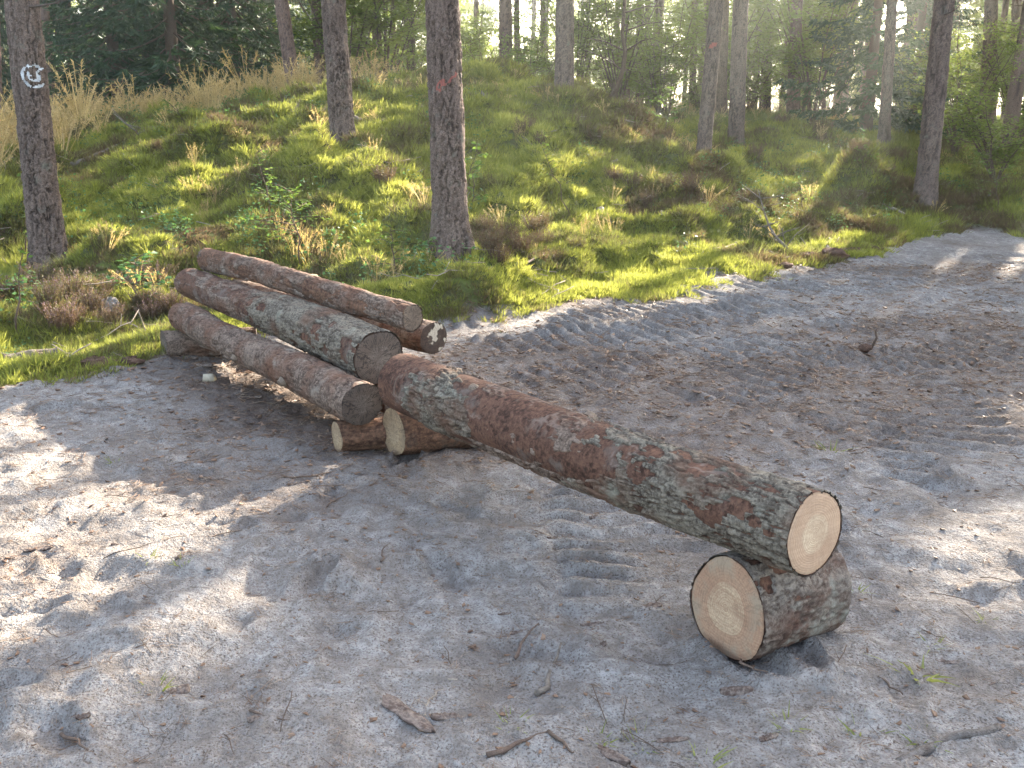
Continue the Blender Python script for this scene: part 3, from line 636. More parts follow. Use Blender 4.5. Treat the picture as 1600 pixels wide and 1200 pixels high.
def pine(pb, pt, D, wpx, label, seed, Ht=16, hi=False, z0=8.5, rad=2.6, clumps=520, mat='pine_near', group='pines on the mound', sink=.12):
    """pb = photo pixel of the trunk foot, pt = x pixel where the trunk leaves the top of the photo"""
    b = at_y(pb[0], pb[1], D); b[2] = H1(b[0], b[1]); t = at_y(pt, 0, D); ax = t-at_y(pb[0], pb[1], D); ax = ax/ax[2]
    dep = D*CP-(b[2]+1.5-CAM_H)*SP; r0 = wpx/2*dep/FPX; r = np.random.default_rng(seed)
    root = empty('pine_tree', b, label, 'tree', group)
    if hi: zs = np.concatenate([np.arange(-sink, 4.2, .0125), np.arange(4.2, Ht, .35)]); nt = 120
    else: zs = np.concatenate([np.arange(-sink, 5.5, .03), np.arange(5.5, Ht, .4)]); nt = 48
    v, F, at, th, z, fr, R = trunk_grid((0, 0, 0), ax, Ht, r0, nt, zs, seed, rel=1. if hi else .9)
    mb = MB(); add_limbs(mb, (0, 0, 0), fr[2], z0, Ht, rad, r, world=b); mb.tube(np.array([[0, 0, 1.], [0, 0, 1.2]]), .01, 4); lv, lq, ltri = np.vstack(mb.v), np.vstack(mb.q), np.vstack(mb.t)
    n0 = z.size; at = {k: np.concatenate([a, np.full(len(lv), .4)]) for k, a in at.items()}
    tk = obj('trunk', mesh_np('pine_trunk', np.vstack([v.reshape(-1, 3), lv]), [np.vstack([F, lq+n0]), ltri+n0], at), M[mat], root)
    top = b+fr[2]*Ht
    cv, ct = pine_crown(top, b[2]+z0, rad, r, clumps); tag(obj('crown', mesh_np('pine_crown', cv-b, ct, smooth=False), M['needle'], root), kind='stuff')
    return root, v, F, th, z, fr, R
T1 = pine((75, 398), 33, 10.0, 52, 'large pine at the left edge with a white painted letter mark', 101, hi=True)
T2 = pine((706, 442), 690, 9.2, 55, 'tall straight pine beside the log stack with red paint slashes', 102, hi=True)
T3 = pine((537, 226), 521, 13.6, 40, 'grey barked pine standing on the mound slope above the stack', 103, hi=True)
T4 = pine((881, 154), 883, 17.5, 31, 'grey pine on top of the mound, right of the tree with red slashes', 104)
T5 = pine((1097, 262), 1120, 16.5, 24, 'leaning slim pine on the right slope with a small red spot', 105)
T6 = pine((1150, 226), 1158, 19.0, 25, 'straight pine just right of the leaning slim pine', 106)
T7 = pine((1446, 302), 1476, 15.8, 32, 'leaning pine near the bend of the sand track', 107)
T8 = pine((1380, 236), 1394, 21.0, 17, 'thin dark pine between the spruce and the leaning pine at the bend', 108)
def paint(T, strokes, mat, wid, facing, label):
    """strokes: polylines in (metres around the bark from 'facing', height)"""
    root, v, F, th, z, fr, R = T
    x = (np.mod(th-facing+math.pi, 2*math.pi)-math.pi)*R.mean(); d = np.full(x.shape, 9.)
    for st in strokes: d = np.minimum(d, seg_dist(x, z, st)[0])
    m = wid-d+.020*fbm(x*45, z*22, 77, 3)*.6+.010*fbm(x*120, z*120, 78, 2); m = m.ravel()
    F = F[(m[F] > 0).all(1)]; u, inv = np.unique(F, return_inverse=True)
    ctr = (np.zeros(z.shape+(3,))+fr[2]*z[..., None]).reshape(-1, 3); vv = v.reshape(-1, 3); n = vv-ctr; n /= np.linalg.norm(n, axis=1)[:, None]+1e-9
    o = obj('paint_mark', mesh_np('paint_mark', (vv+n*.0025)[u], inv.reshape(-1, 4)), M[mat], root.children[0]); o['label'] = label
def face_angle(T, px, py):
    """trunk angle that shows at a photo pixel, and the height there"""
    root, v, F, th, z, fr, R = T; w_ = v+np.array(root.location); X, Y = project(w_)
    c = w_-np.array([0, 0, CAM_H]); n = v-fr[2]*z[..., None]; front = (n*c).sum(-1) < 0
    k = np.argmin(np.where(front, np.hypot(X-px, Y-py), 1e9)); return th.ravel()[k], z.ravel()[k]
fa, fz = face_angle(T1, 54, 120)
sg = 1 if project(T1[1][100, np.argmin(np.abs(np.mod(T1[3][100]-fa-.3+math.pi, 2*math.pi)-math.pi))]+np.array(T1[0].location))[0] > 54 else -1
Cst = [(sg*.105*math.cos(a), fz+.105*math.sin(a)) for a in np.radians(np.arange(48, 335, 12))]
Ust = [(sg*-.050, fz+.035), (sg*-.045, fz-.02), (sg*-.015, fz-.045), (sg*.03, fz-.03), (sg*.035, fz+.04)]
paint(T1, [Cst, Ust], 'white_paint', .019, fa, 'white painted ring with a small hook inside')
fa, fz = face_angle(T2, 690, 132)
def slash(dx0, dz0, dx1, dz1): return [(dx0, fz+dz0), (dx1, fz+dz1)]
sg2 = 1 if project(T2[1][150, np.argmin(np.abs(np.mod(T2[3][150]-fa-.3+math.pi, 2*math.pi)-math.pi))]+np.array(T2[0].location))[0] > 690 else -1
paint(T2, [slash(-sg2*.06, -.06, -sg2*.02, .02), slash(-sg2*.02, -.05, sg2*.02, .04), slash(sg2*.03, -.01, sg2*.15, .10)], 'red_paint', .017, fa, 'faded red paint slashes')
fa, fz = face_angle(T5, 1113, 73); paint(T5, [[(-.03, fz), (.03, fz+.03)]], 'red_paint', .05, fa, 'small red paint spot')

# mid-distance pines behind the mound (base pixel, top pixel, distance, width)
MID = [((80, 140), 66, 27, 14, 'reddish slim pine just right of the tree with the white mark'), ((92, 135), 83, 31, 10, 'thinner pine behind the reddish slim pine at the left'), ((-8, 190), -14, 20, 18, 'dark pine cut by the left edge of the photo'),
       ((459, 133), 441, 21, 23, 'pale grey pine standing in dry grass on the crest'), ((500, 118), 494, 24, 18, 'dark pine close behind the grey barked slope pine'), ((594, 122), 587, 27, 16, 'pine behind the crest with dry grass at its foot'),
       ((643, 122), 640, 29, 14, 'dark slim pine left of the tree with red slashes'), ((617, 118), 613, 38, 8, 'very thin far pine between two dark slim pines'), ((575, 112), 572, 40, 8, 'very thin far pine beside the grey barked slope pine'),
       ((791, 122), 790, 24, 22, 'dark pine behind the rounded top of the mound'), ((809, 118), 808, 34, 10, 'thin pine close right of the dark mound top pine'), ((850, 130), 849, 40, 10, 'thin far pine left of the grey mound top pine'),
       ((978, 160), 977, 30, 14, 'dark pine behind the crooked dead sapling'), ((1000, 165), 1001, 34, 12, 'slim pine second right of the mound top pine'), ((1012, 165), 1013, 42, 9, 'thin pine in the bright gap behind the mound'),
       ((1081, 178), 1086, 31, 11, 'reddish thin pine left of the leaning slim pine'), ((1126, 184), 1131, 26, 17, 'pine half hidden between the two right slope pines'), ((1199, 170), 1203, 33, 13, 'hazy pine left of the second knoll'),
       ((1238, 180), 1246, 26, 19, 'pine on top of the second knoll'), ((1262, 178), 1266, 38, 13, 'hazy pine behind the second knoll'), ((1544, 190), 1552, 27, 21, 'dark pine near the right edge behind bushes'),
       ((1583, 185), 1588, 38, 10, 'thin pine at the right edge'), ((1310, 195), 1316, 40, 11, 'hazy slim pine left of the right hand spruce'), ((920, 150), 919, 45, 9, 'thin far pine right of the mound top pine'), ((745, 120), 744, 44, 9, 'thin far pine right of the tree with red slashes'),
       ((395, 130), 392, 36, 12, 'dark pine between the left spruces'), ((330, 130), 326, 42, 10, 'thin pine glimpsed through the left spruces')]
for k, (pb, pt, D_, wpx, lab) in enumerate(MID):
    pine(pb, pt, D_, wpx, lab, 200+k, Ht=rng.uniform(14, 18), z0=7.5, rad=2.4, clumps=330, mat='pine_far', group='pines behind the mound')

# shared far pine shapes
def far_proto(seed, Ht, z0, rad, r0=.15):
    r = np.random.default_rng(seed); v, F, at, th, z, fr, R = trunk_grid((0, 0, 0), (r.normal()*.02, r.normal()*.02, 1), Ht, r0, 14, np.concatenate([np.arange(-.3, 6, .25), np.arange(6, Ht, .8)]), seed, rel=.5)
    mb = MB(); add_limbs(mb, (0, 0, 0), fr[2], z0, Ht, rad, r, 12, 6, .035); lv, lq, lt = np.vstack(mb.v), np.vstack(mb.q), np.vstack(mb.t); n0 = z.size
    at = {k: np.concatenate([a, np.full(len(lv), .4)]) for k, a in at.items()}
    tm = mesh_np('far_pine_trunk', np.vstack([v.reshape(-1, 3), lv]), [np.vstack([F, lq+n0]), lt+n0], at)
    cv, ct = pine_crown(fr[2]*Ht, z0, rad, r, 420, carve=False, per=15, size=.6); return tm, mesh_np('far_pine_crown', cv, ct, smooth=False)
PROTO = [far_proto(300, 15, 6.5, 2.4), far_proto(301, 17, 8, 2.8, .17), far_proto(302, 13, 5, 2.2, .12), far_proto(303, 16, 7, 2.6, .14)]
for tm, cm in PROTO: tm.materials.append(M['pine_far']); cm.materials.append(M['needle'])
def far_pine(x, y, k, s, label, group):
    root = empty('pine_tree', (x, y, H1(x, y)), label, 'tree', group); root.scale = (s, s, s); root.rotation_euler = (0, 0, rng.uniform(0, 6.28))
    tm, cm = PROTO[k % 4]; obj('trunk', tm, None, root); b = np.array(root.location); r = np.random.default_rng(7000+cnt)
    if y < 62: cv, ct = pine_crown(b+[0, 0, 15.5*s], b[2]+6.5*s, 2.6*s, r, 360); cm = mesh_np('pine_crown', cv-b, ct, smooth=False); cm.materials.append(M['needle']); root.scale = (1, 1, 1); root.rotation_euler = (0, 0, 0)
    tag(obj('crown', cm, None, root), kind='stuff')
    return root
cnt = 0
while cnt < 85:
    y = rng.uniform(34, 95); x = rng.uniform(-.64, .66)*y
    if y < 58 and trunk_shade(x, y, 1.6) > 6: continue
    far_pine(x, y, cnt, rng.uniform(.85, 1.2), 'slim pine among the many far trunks of the background forest', 'far forest pines'); cnt += 1
# the wood to the right, whose crowns shade the track (trunks stand at and beyond the right edge of the photo)
cnt = 0; placed = []
while cnt < 84:
    x, y = rng.uniform(6, 40), rng.uniform(13, 48)
    X, Y = project(np.array([x, y, 1.5]))
    if X < 1500 and y < 34: continue
    if sand_sd(np.array([x]), np.array([y]))[0] > -1 or any(math.hypot(x-a, y-b) < 1.9 for a, b in placed): continue
    tries = globals().get('tries', 0)+1
    if trunk_shade(x, y, 1.) > (5 if tries < 1500 else 14): continue
    placed.append((x, y)); b = np.array([x, y, H1(x, y)]); r = np.random.default_rng(900+cnt); Ht = r.uniform(14, 18); cnt += 1
    root = empty('pine_tree', b, 'added pine in the right hand wood, placed so its crown shades the sand', 'tree', 'wood right of the track')
    obj('trunk', PROTO[cnt % 4][0], None, root)
    cv, ct = pine_crown(b+[0, 0, Ht], b[2]+6.5, 3.0, r, 500, per=12, size=.62); tag(obj('crown', mesh_np('pine_crown', cv-b, ct, smooth=False), M['needle'], root), kind='stuff')

SHADE_PX = [(700, 830), (560, 900), (820, 900), (930, 1010), (640, 960), (1010, 790), (760, 760), (1230, 1110), (520, 1060), (870, 1100), (1440, 760), (700, 1150)]  # added pines, each crown set sunward to shade one spot of sand
for k, (px, py) in enumerate(SHADE_PX):
    g = hit(px, py); r = np.random.default_rng(1300+k); hc = r.uniform(10.2, 13.0); q = g+SUN*(hc/SUN[2]); z_ = H1(q[0], q[1]); b = np.array([q[0], q[1], z_])
    root = empty('pine_tree', b, 'added pine in the right hand wood, placed so its crown shades the sand', 'tree', 'wood right of the track')
    obj('trunk', PROTO[k % 4][0], None, root)
    cv, ct = pine_crown(b+[0, 0, hc-z_+2.6], b[2]+hc-z_-2.6, 2.9, r, 620, per=13, size=.6); tag(obj('crown', mesh_np('pine_crown', cv-b, ct, smooth=False), M['needle'], root), kind='stuff')

# ------------------------------------------------------------------ spruces
def spruce_proto(seed, Ht, rad):
    r = np.random.default_rng(seed); mb = MB(); mb.tube(np.array([[0, 0, z] for z in np.linspace(-.3, Ht, 12)]), .17*(1-np.linspace(0, .96, 12)), 8); V, Tt, n0 = [], [], 0
    z = .5
    while z < Ht-.2:
        for k in range(r.integers(4, 7)):
            a = r.uniform(0, 2*math.pi); L = rad*(1-z/Ht)**.8*r.uniform(.75, 1.15)+.15; m = 7; t = np.linspace(0, 1, m)
            dirv = np.array([math.cos(a), math.sin(a), 0]); pts = np.array([0, 0, z])+dirv*(t*L)[:, None]+np.array([0, 0, 1.])*(-.32*L*np.sin(t*1.9)+.10*L*t*t)[:, None]
            mb.tube(pts, .022*(1-.8*t), 4)
            nt_ = int(8+L*13); u = r.uniform(.12, 1, nt_); p = np.stack([np.interp(u, t, pts[:, i]) for i in range(3)], 1)
            side = np.cross(dirv, [0, 0, 1.]); sgn = r.choice([-1, 1], nt_)
            d = dirv*.55+side*(sgn*r.uniform(.35, 1., nt_))[:, None]+np.stack([np.zeros(nt_)]*2+[-r.uniform(.05, .75, nt_)], 1)
            tl = (.14+.34*L/rad*(1-u*.55))*r.uniform(.7, 1.2, nt_)
            q = np.repeat(p, 5, 0); dd = np.repeat(d/np.linalg.norm(d, axis=1)[:, None], 5, 0); lq = np.repeat(tl, 5); q = q+dd*(lq*np.tile([0, .2, .4, .6, .1], nt_))[:, None]
            v, f = blades(q, dd+r.normal(0, .38, dd.shape), lq*.55, .045, r); V.append(v); Tt.append(f+n0); n0 += len(v)
        z += r.uniform(.16, .30)
    stem_only = MB(); stem_only.add(mb.v[0], mb.q[0], mb.t[0])
    return mb.mesh('spruce_trunk'), mesh_np('spruce_crown', np.vstack(V), np.vstack(Tt), smooth=False), stem_only.mesh('spruce_stem')
SPR = [spruce_proto(400, 11, 2.6), spruce_proto(401, 8.5, 2.2)]
for tm, cm, sm_ in SPR: tm.materials.append(M['twig']); cm.materials.append(M['spruce']); sm_.materials.append(M['twig'])
for (px, py, D_, k, s, lab) in ((185, 150, 25, 0, 1.05, 'dark drooping spruce nearest the white marked pine'), (275, 140, 24, 1, 1.2, 'broad dark spruce in the middle of the left thicket'), (370, 135, 27, 0, 1., 'dark spruce at the right of the left thicket'), (120, 150, 31, 0, 1.2, 'tall spruce behind the slim pines at the left'),
                         (235, 140, 33, 0, 1.3, 'tall spruce rising behind the left thicket'), (330, 140, 33, 1, 1.4, 'spruce filling the back of the left thicket'), (430, 132, 36, 0, 1.1, 'far spruce left of the pale grey pine'), (1352, 215, 23.5, 1, 1.05, 'dark spruce with hanging boughs at the right'), (10, 170, 34, 1, 1.3, 'spruce behind the left edge pine'), (1420, 215, 30, 0, .9, 'spruce behind the leaning pine at the bend'), (-90, 170, 28, 0, 1.2, 'spruce beyond the left edge of the photo')):
    b = at_y(px, py, D_); root = empty('spruce_tree', (b[0], b[1], H1(b[0], b[1])), lab, 'tree', 'spruces'); root.scale = (s, s, s); root.rotation_euler = (0, 0, rng.uniform(0, 6))
    cm = SPR[k][1]
    if px > 1000:
        vv = np.zeros(len(cm.vertices)*3, np.float32); cm.vertices.foreach_get('co', vv); a_ = root.rotation_euler[2]; vv = vv.reshape(-1, 3)*s@np.array([[math.cos(a_), math.sin(a_), 0], [-math.sin(a_), math.cos(a_), 0], [0, 0, 1]])+np.array(root.location)
        vv, ff = open_blades(vv, rng); cm = mesh_np('spruce_crown', vv-np.array(root.location), ff, smooth=False); cm.materials.append(M['spruce']); root.scale = (1, 1, 1); root.rotation_euler = (0, 0, 0)
    obj('trunk', SPR[k][2 if px > 1000 else 0], None, root); tag(obj('crown', cm, None, root), kind='stuff')

# ------------------------------------------------------------------ broadleaf shrubs and understorey trees
def shrub_proto(seed, Ht, rad, n, leaf=.075):
    r = np.random.default_rng(seed); mb = MB(); P, Dv = [], []
    for k in range(9):
        a = r.uniform(0, 6.28); L = Ht*r.uniform(.6, 1.); t = np.linspace(0, 1, 6)
        pts = np.stack([np.cos(a)*rad*.7*t**1.4+.05*r.normal(size=6)*t, np.sin(a)*rad*.7*t**1.4+.05*r.normal(size=6)*t, L*t-.1], 1); mb.tube(pts, .022*(1-.75*t), 5)
        for j in range(9):
            u = r.uniform(.25, 1); c = np.array([np.interp(u, t, pts[:, i]) for i in range(3)]); b = r.uniform(0, 6.28); l2 = rad*r.uniform(.25, .6)*(1.2-.5*u)
            e = c+np.array([math.cos(b), math.sin(b), r.uniform(-.1, .5)])*l2; mb.tube(np.array([c, (c+e)/2+[0, 0, .04], e]), np.array([.008, .006, .003]), 4)
            m = int(n/81); w_ = r.uniform(.1, 1.05, m)[:, None]; q = c+(e-c)*w_+r.normal(0, .10, (m, 3))*[1, 1, .55]; P.append(q); Dv.append((e-c)/l2*.6+r.normal(0, .6, (m, 3))*[1, 1, .4])
    P, Dv = np.vstack(P), np.vstack(Dv); v, f = leaves(P, Dv, r.uniform(.7, 1.3, len(P))*leaf, r.uniform(.5, .8, len(P))*leaf, r, .6)
    return mb.mesh('shrub_stem'), mesh_np('shrub_foliage', v, f, smooth=False)
SHR = [shrub_proto(500, 2.6, 1.5, 4200), shrub_proto(501, 3.8, 1.7, 5200), shrub_proto(502, 1.5, 1.0, 2600, .06), shrub_proto(503, 5.5, 2.2, 6500, .09)]
for tm, cm in SHR: tm.materials.append(M['twig']); cm.materials.append(M['leaf_far'])
def shrub(x, y, k, s, lab, grp='bushes behind the mound', name='leafy_bush'):
    root = empty(name, (x, y, H1(x, y)), lab, 'bush' if name == 'leafy_bush' else 'tree', grp); root.scale = (s, s, s*rng.uniform(.85, 1.15)); root.rotation_euler = (0, 0, rng.uniform(0, 6.28))
    obj('stem', SHR[k][0], None, root); tag(obj('foliage', SHR[k][1], None, root), kind='stuff')
for (px, D_, k, s, lab) in ((1290, 30, 1, 1.1, 'bright sunlit bush behind the second knoll'), (830, 23, 0, .8, 'light green bush between the two mound top pines'), (1030, 24, 0, .9, 'sunlit bush in the gap right of the crooked sapling'), (1570, 17.5, 0, .9, 'leafy bush at the right edge above the track'),
                         (1500, 20, 1, .8, 'taller leafy bush behind the leaning pine at the bend'), (1600, 23, 1, 1., 'leafy bush cut by the right edge of the photo'), (1450, 25, 0, 1., 'shaded bush behind the leaning pine at the bend'), (960, 27, 1, .8, 'bush behind the crooked dead sapling'), (1170, 29, 0, 1.1, 'hazy bush behind the straight right slope pine')):
    b = at_y(px, 170, D_); shrub(b[0], b[1], k, s, lab)
for k in range(80):
    y = rng.uniform(24, 36) if k < 30 else rng.uniform(30, 62); x = rng.uniform(-.26, .34)*y if k < 30 else rng.uniform(-.45, .64)*y
    shrub(x, y, k % 4, rng.uniform(.8, 1.2), 'green bush in the understorey of the far forest', 'far understorey bushes')
for k in range(20):
    y = rng.uniform(55, 90); x = rng.uniform(-.62, .64)*y
    shrub(x, y, 3, rng.uniform(1.2, 1.9), 'broadleaf tree deep in the far forest', 'far broadleaf trees', 'broadleaf_tree')

# ------------------------------------------------------------------ scattered ground cover (geometry-node instances)
def proto_coll(name, meshes, mat):
    c = bpy.data.collections.new(name)
    for k, me in enumerate(meshes):
        me.materials.append(mat); c.objects.link(bpy.data.objects.new(f'{name}_{k}', me))
    return c
def scatter(name, coll, P, rot, scl, idx, label, extra=None):
    at = {'rot': rot, 'scl': scl, 'idx': idx.astype(np.int32)}; at.update(extra or {})
    o = obj(name, mesh_np(name, P, [], at)); tag(o, label, kind='stuff')
    g = bpy.data.node_groups.new(name, 'GeometryNodeTree'); g.interface.new_socket('Geometry', in_out='INPUT', socket_type='NodeSocketGeometry'); g.interface.new_socket('Geometry', in_out='OUTPUT', socket_type='NodeSocketGeometry')
    gi, go = g.nodes.new('NodeGroupInput'), g.nodes.new('NodeGroupOutput'); iop = g.nodes.new('GeometryNodeInstanceOnPoints'); ci = g.nodes.new('GeometryNodeCollectionInfo')
    ci.inputs['Collection'].default_value = coll; ci.inputs['Separate Children'].default_value = True; ci.inputs['Reset Children'].default_value = True
    def na(n, t):
        a = g.nodes.new('GeometryNodeInputNamedAttribute'); a.data_type = t; a.inputs[0].default_value = n; return a.outputs[0]
    L = g.links.new; L(gi.outputs[0], iop.inputs['Points']); L(ci.outputs[0], iop.inputs['Instance']); iop.inputs['Pick Instance'].default_value = True
    L(na('idx', 'INT'), iop.inputs['Instance Index']); L(na('rot', 'FLOAT_VECTOR'), iop.inputs['Rotation']); L(na('scl', 'FLOAT_VECTOR'), iop.inputs['Scale']); L(iop.outputs[0], go.inputs[0])
    md = o.modifiers.new('scatter', 'NODES'); md.node_group = g; return o
def tuft(seed, n, spread, L, W, lean, segs=1):
    r = np.random.default_rng(seed); a = r.uniform(0, 6.28, n); q = spread*np.sqrt(r.uniform(0, 1, n)); p = np.stack([np.cos(a)*q, np.sin(a)*q, np.full(n, -.01)], 1)
    d = np.stack([np.cos(a)*q/spread*lean, np.sin(a)*q/spread*lean, np.ones(n)], 1)+r.normal(0, .28, (n, 3))
    Ls = L*r.uniform(.5, 1.2, n)
    if segs == 1: v, f = blades(p, d, Ls, W, r); return mesh_np('tuft', v, f, smooth=False)
    d, s, u = frames(d, r); V, F = [], []; bend = np.stack([np.cos(a), np.sin(a), np.full(n, -.6)], 1)*r.uniform(.1, .7, n)[:, None]
    for k in range(n):
        t = np.linspace(0, 1, segs+1); c = p[k]+d[k]*(t*Ls[k])[:, None]+bend[k]*(t**2*Ls[k]*.6)[:, None]; wv = W*(1-t*.9)/2
        b = len(V)*2*(segs+1); V.append(np.stack([c-s[k]*wv[:, None], c+s[k]*wv[:, None]], 1).reshape(-1, 3))
        for j in range(segs): F.append([b+2*j, b+2*j+1, b+2*j+3, b+2*j+2])
    return mesh_np('tuft', np.vstack(V), np.array(F), smooth=False)
def grass_head(seed, n, Ht):
    """dry stalks with feathery heads"""
    r = np.random.default_rng(seed); V, F, n0 = [], [], 0
    for k in range(n):
        a = r.uniform(0, 6.28); L = Ht*r.uniform(.6, 1.15); t = np.linspace(0, 1, 5); b0 = np.array([math.cos(a), math.sin(a), 0])*r.uniform(0, .06); ln = r.uniform(.05, .5)
        c = b0+np.array([math.cos(a)*ln, math.sin(a)*ln, 1.])*(t*L)[:, None]+np.array([math.cos(a), math.sin(a), -.6])*(t**2.5*L*.25*ln*2)[:, None]; s = np.array([-math.sin(a), math.cos(a), 0])*.0035
        v = np.stack([c-s, c+s], 1).reshape(-1, 3); f = [[2*j, 2*j+1, 2*j+3] for j in range(4)]+[[2*j, 2*j+3, 2*j+2] for j in range(4)]
        V.append(v); F.append(np.array(f)+n0); n0 += len(v)
        m = 16; u = r.uniform(.72, 1, m); p = np.stack([np.interp(u, t, c[:, i]) for i in range(3)], 1); hv, hf = blades(p, (c[-1]-c[-2])[None]*4+r.normal(0, .5, (m, 3)), .055, .010, r); V.append(hv); F.append(hf+n0); n0 += len(hv)
    return mesh_np('dry_grass_tuft', np.vstack(V), np.vstack(F), smooth=False)
def on_mound(n, xr, yr, seed, keep):
    r = np.random.default_rng(seed); x, y = r.uniform(*xr, n), r.uniform(*yr, n); sd = sand_sd(x, y); k = keep(x, y, sd, r); x, y = x[k], y[k]
    X, Y = project(np.stack([x, y, macro(x, y)], 1)); v = (X > -330) & (X < 1930); x, y = x[v], y[v]
    return np.stack([x, y, height(x, y)], 1), r
# moss carpet
mossC = proto_coll('moss_shoot', [tuft(600+k, 46, .075, .062, .009, .9) for k in range(5)], M['moss'])
def bare(x, y): return fbm(x*.9, y*.9, 95, 3)        # > .2 : brown needle ground with little moss
P, r = on_mound(330000, (-13, 19), (5.6, 24), 601, lambda x, y, sd, r: ((sd+.40*fbm(x*1.8, y*1.8, 61, 4) < .05+.10*r.normal(size=len(x))) | ((sd < -.02) & (np.min([np.hypot(x-q[0][0], y-q[0][1]) for q in HUMMOCK], axis=0) < .8))) & (r.uniform(size=len(x)) < np.clip(9.5/y, .25, 1)*np.where((bare(x, y) > .22) & (np.min([np.hypot(x-q[0][0], y-q[0][1]) for q in HUMMOCK], axis=0) > .9), .45, 1)))
n = len(P); hue = np.clip(.54+.7*fbm(P[:, 0]*.8, P[:, 1]*.8, 96, 4)+.6*fbm(P[:, 0]*3, P[:, 1]*3, 97, 3)-.45*np.maximum(0, bare(P[:, 0], P[:, 1])-.12)*3, 0, 1)
sc = r.uniform(.7, 1.35, n)*np.clip(P[:, 1]/9, .9, 2.2)**.8
scatter('moss_carpet', mossC, P, np.stack([r.normal(0, .25, n), r.normal(0, .25, n), r.uniform(0, 6.28, n)], 1), np.stack([sc, sc, sc*r.uniform(.7, 1.3, n)], 1), r.integers(0, 5, n), 'green moss carpet covering the mound', {'hue': hue})
print('moss', n)
# short grass in the moss
grC = proto_coll('grass_tuft', [tuft(620+k, 16, .05, .17, .0055, .8, 4) for k in range(4)], M['grass'])
P, r = on_mound(60000, (-14, 20), (5.6, 32), 621, lambda x, y, sd, r: (sd < -.05) & (fbm(x*.6, y*.6, 98, 3)+r.normal(0, .15, len(x)) > .05)); n = len(P); sc = r.uniform(.5, 1.3, n)*np.clip(P[:, 1]/11, .7, 1.2)
scatter('green_grass', grC, P, np.stack([r.normal(0, .2, n), r.normal(0, .2, n), r.uniform(0, 6.28, n)], 1), np.stack([sc]*3, 1), r.integers(0, 4, n), 'thin green grass growing through the moss')
print('grass', n)
# dry grass on the left crest and behind
dgC = proto_coll('dry_grass_tuft', [grass_head(640+k, 14, .62) for k in range(4)], M['dry_grass'])
DRY = [np.array([at_y(*p)[:2] for p in q]) for q in ([(-150, 360, 11), (0, 330, 11.5), (75, 290, 13), (110, 240, 15.2), (250, 190, 16.8), (480, 140, 18.6), (640, 130, 20), (640, 120, 26), (300, 140, 24), (-200, 150, 24), (-250, 300, 13)],)]
P, r = on_mound(4200, (-16, 4), (9, 28), 641, lambda x, y, sd, r: in_poly(x, y, DRY[0]) & (fbm(x*.9, y*.9, 99, 3)+r.normal(0, .12, len(x)) > .06)); n = len(P); sc = r.uniform(.5, 1.5, n)*np.where(r.uniform(size=n) < .15, 1.3, .85)
scatter('dry_grass', dgC, P, np.stack([r.normal(0, .15, n), r.normal(0, .15, n), r.uniform(0, 6.28, n)], 1), np.stack([sc]*3, 1), r.integers(0, 4, n), 'tall straw coloured dry grass along the left crest')
print('dry', n)
P, r = on_mound(2600, (-6, 20), (8, 34), 645, lambda x, y, sd, r: (sd < -.5) & (fbm(x*.9, y*.9, 100, 3) > .18)); n = len(P); sc = r.uniform(.25, .6, n)
scatter('straw_grass', dgC, P, np.stack([r.normal(0, .25, n), r.normal(0, .25, n), r.uniform(0, 6.28, n)], 1), np.stack([sc]*3, 1), r.integers(0, 4, n), 'sparse straw stalks between the moss cushions')
# far floor cover
ffC = proto_coll('floor_plant', [tuft(660+k, 26, .22, .32, .035, 1.0) for k in range(3)], M['leaf_far'])
P, r = on_mound(16000, (-50, 55), (19, 75), 661, lambda x, y, sd, r: (sd < -3) & ((y > 27) | (x < -7) | (x > 7)) & (fbm(x*.3, y*.3, 101, 3) > -.15)); n = len(P); sc = r.uniform(.4, 1.1, n)
scatter('floor_undergrowth', ffC, P, np.stack([r.normal(0, .2, n), r.normal(0, .2, n), r.uniform(0, 6.28, n)], 1), np.stack([sc]*3, 1), r.integers(0, 3, n), 'low green undergrowth on the far forest floor')
fwC = bpy.data.collections.new('wood_tree')
for q in (1, 3): fwC.objects.link(bpy.data.objects.new('wood_tree_%d' % q, SHR[q][1]))
r = np.random.default_rng(671); n = 120; y = r.uniform(55, 135, n); x = r.uniform(-.62, .62, n)*y; P = np.stack([x, y, height(x, y)+r.uniform(0, 2.5, n)], 1); sc = r.uniform(1.2, 2.6, n)
scatter('far_woods', fwC, P, np.stack([np.zeros(n)]*2+[r.uniform(0, 6.28, n)], 1), np.stack([sc, sc, sc*1.2], 1), r.integers(0, 2, n), 'green leafy depth of the far wood behind the trunks')
# fallen twigs strewn over the slope
def sl_twig(seed):
    r = np.random.default_rng(seed); mb = MB(); t = np.linspace(-.5, .5, 5); c = np.stack([t*.3, r.normal(0, .012, 5), .01+r.normal(0, .008, 5)], 1); mb.tube(c, .0035*(1-.5*np.abs(t)), 4); mb.tube(np.array([c[2], c[2]+[.06, .05, .02]]), np.array([.0025, .001]), 3); return mb.mesh('slope_twig')
stC = proto_coll('slope_twig', [sl_twig(690+k) for k in range(5)], M['pale_stick'])
P, r = on_mound(5200, (-12, 18), (6, 24), 691, lambda x, y, sd, r: (sd < .1) & (fbm(x*1.0, y*1.0, 103, 3)+r.normal(0, .15, len(x)) > .0)); n = len(P); P[:, 2] += .03; sc = r.uniform(.4, 1.8, n)
scatter('fallen_twigs', stC, P, np.stack([r.normal(0, .25, n), r.normal(0, .3, n), r.uniform(0, 6.28, n)], 1), np.stack([sc]*3, 1), r.integers(0, 5, n), 'thin dead twigs strewn over the moss')
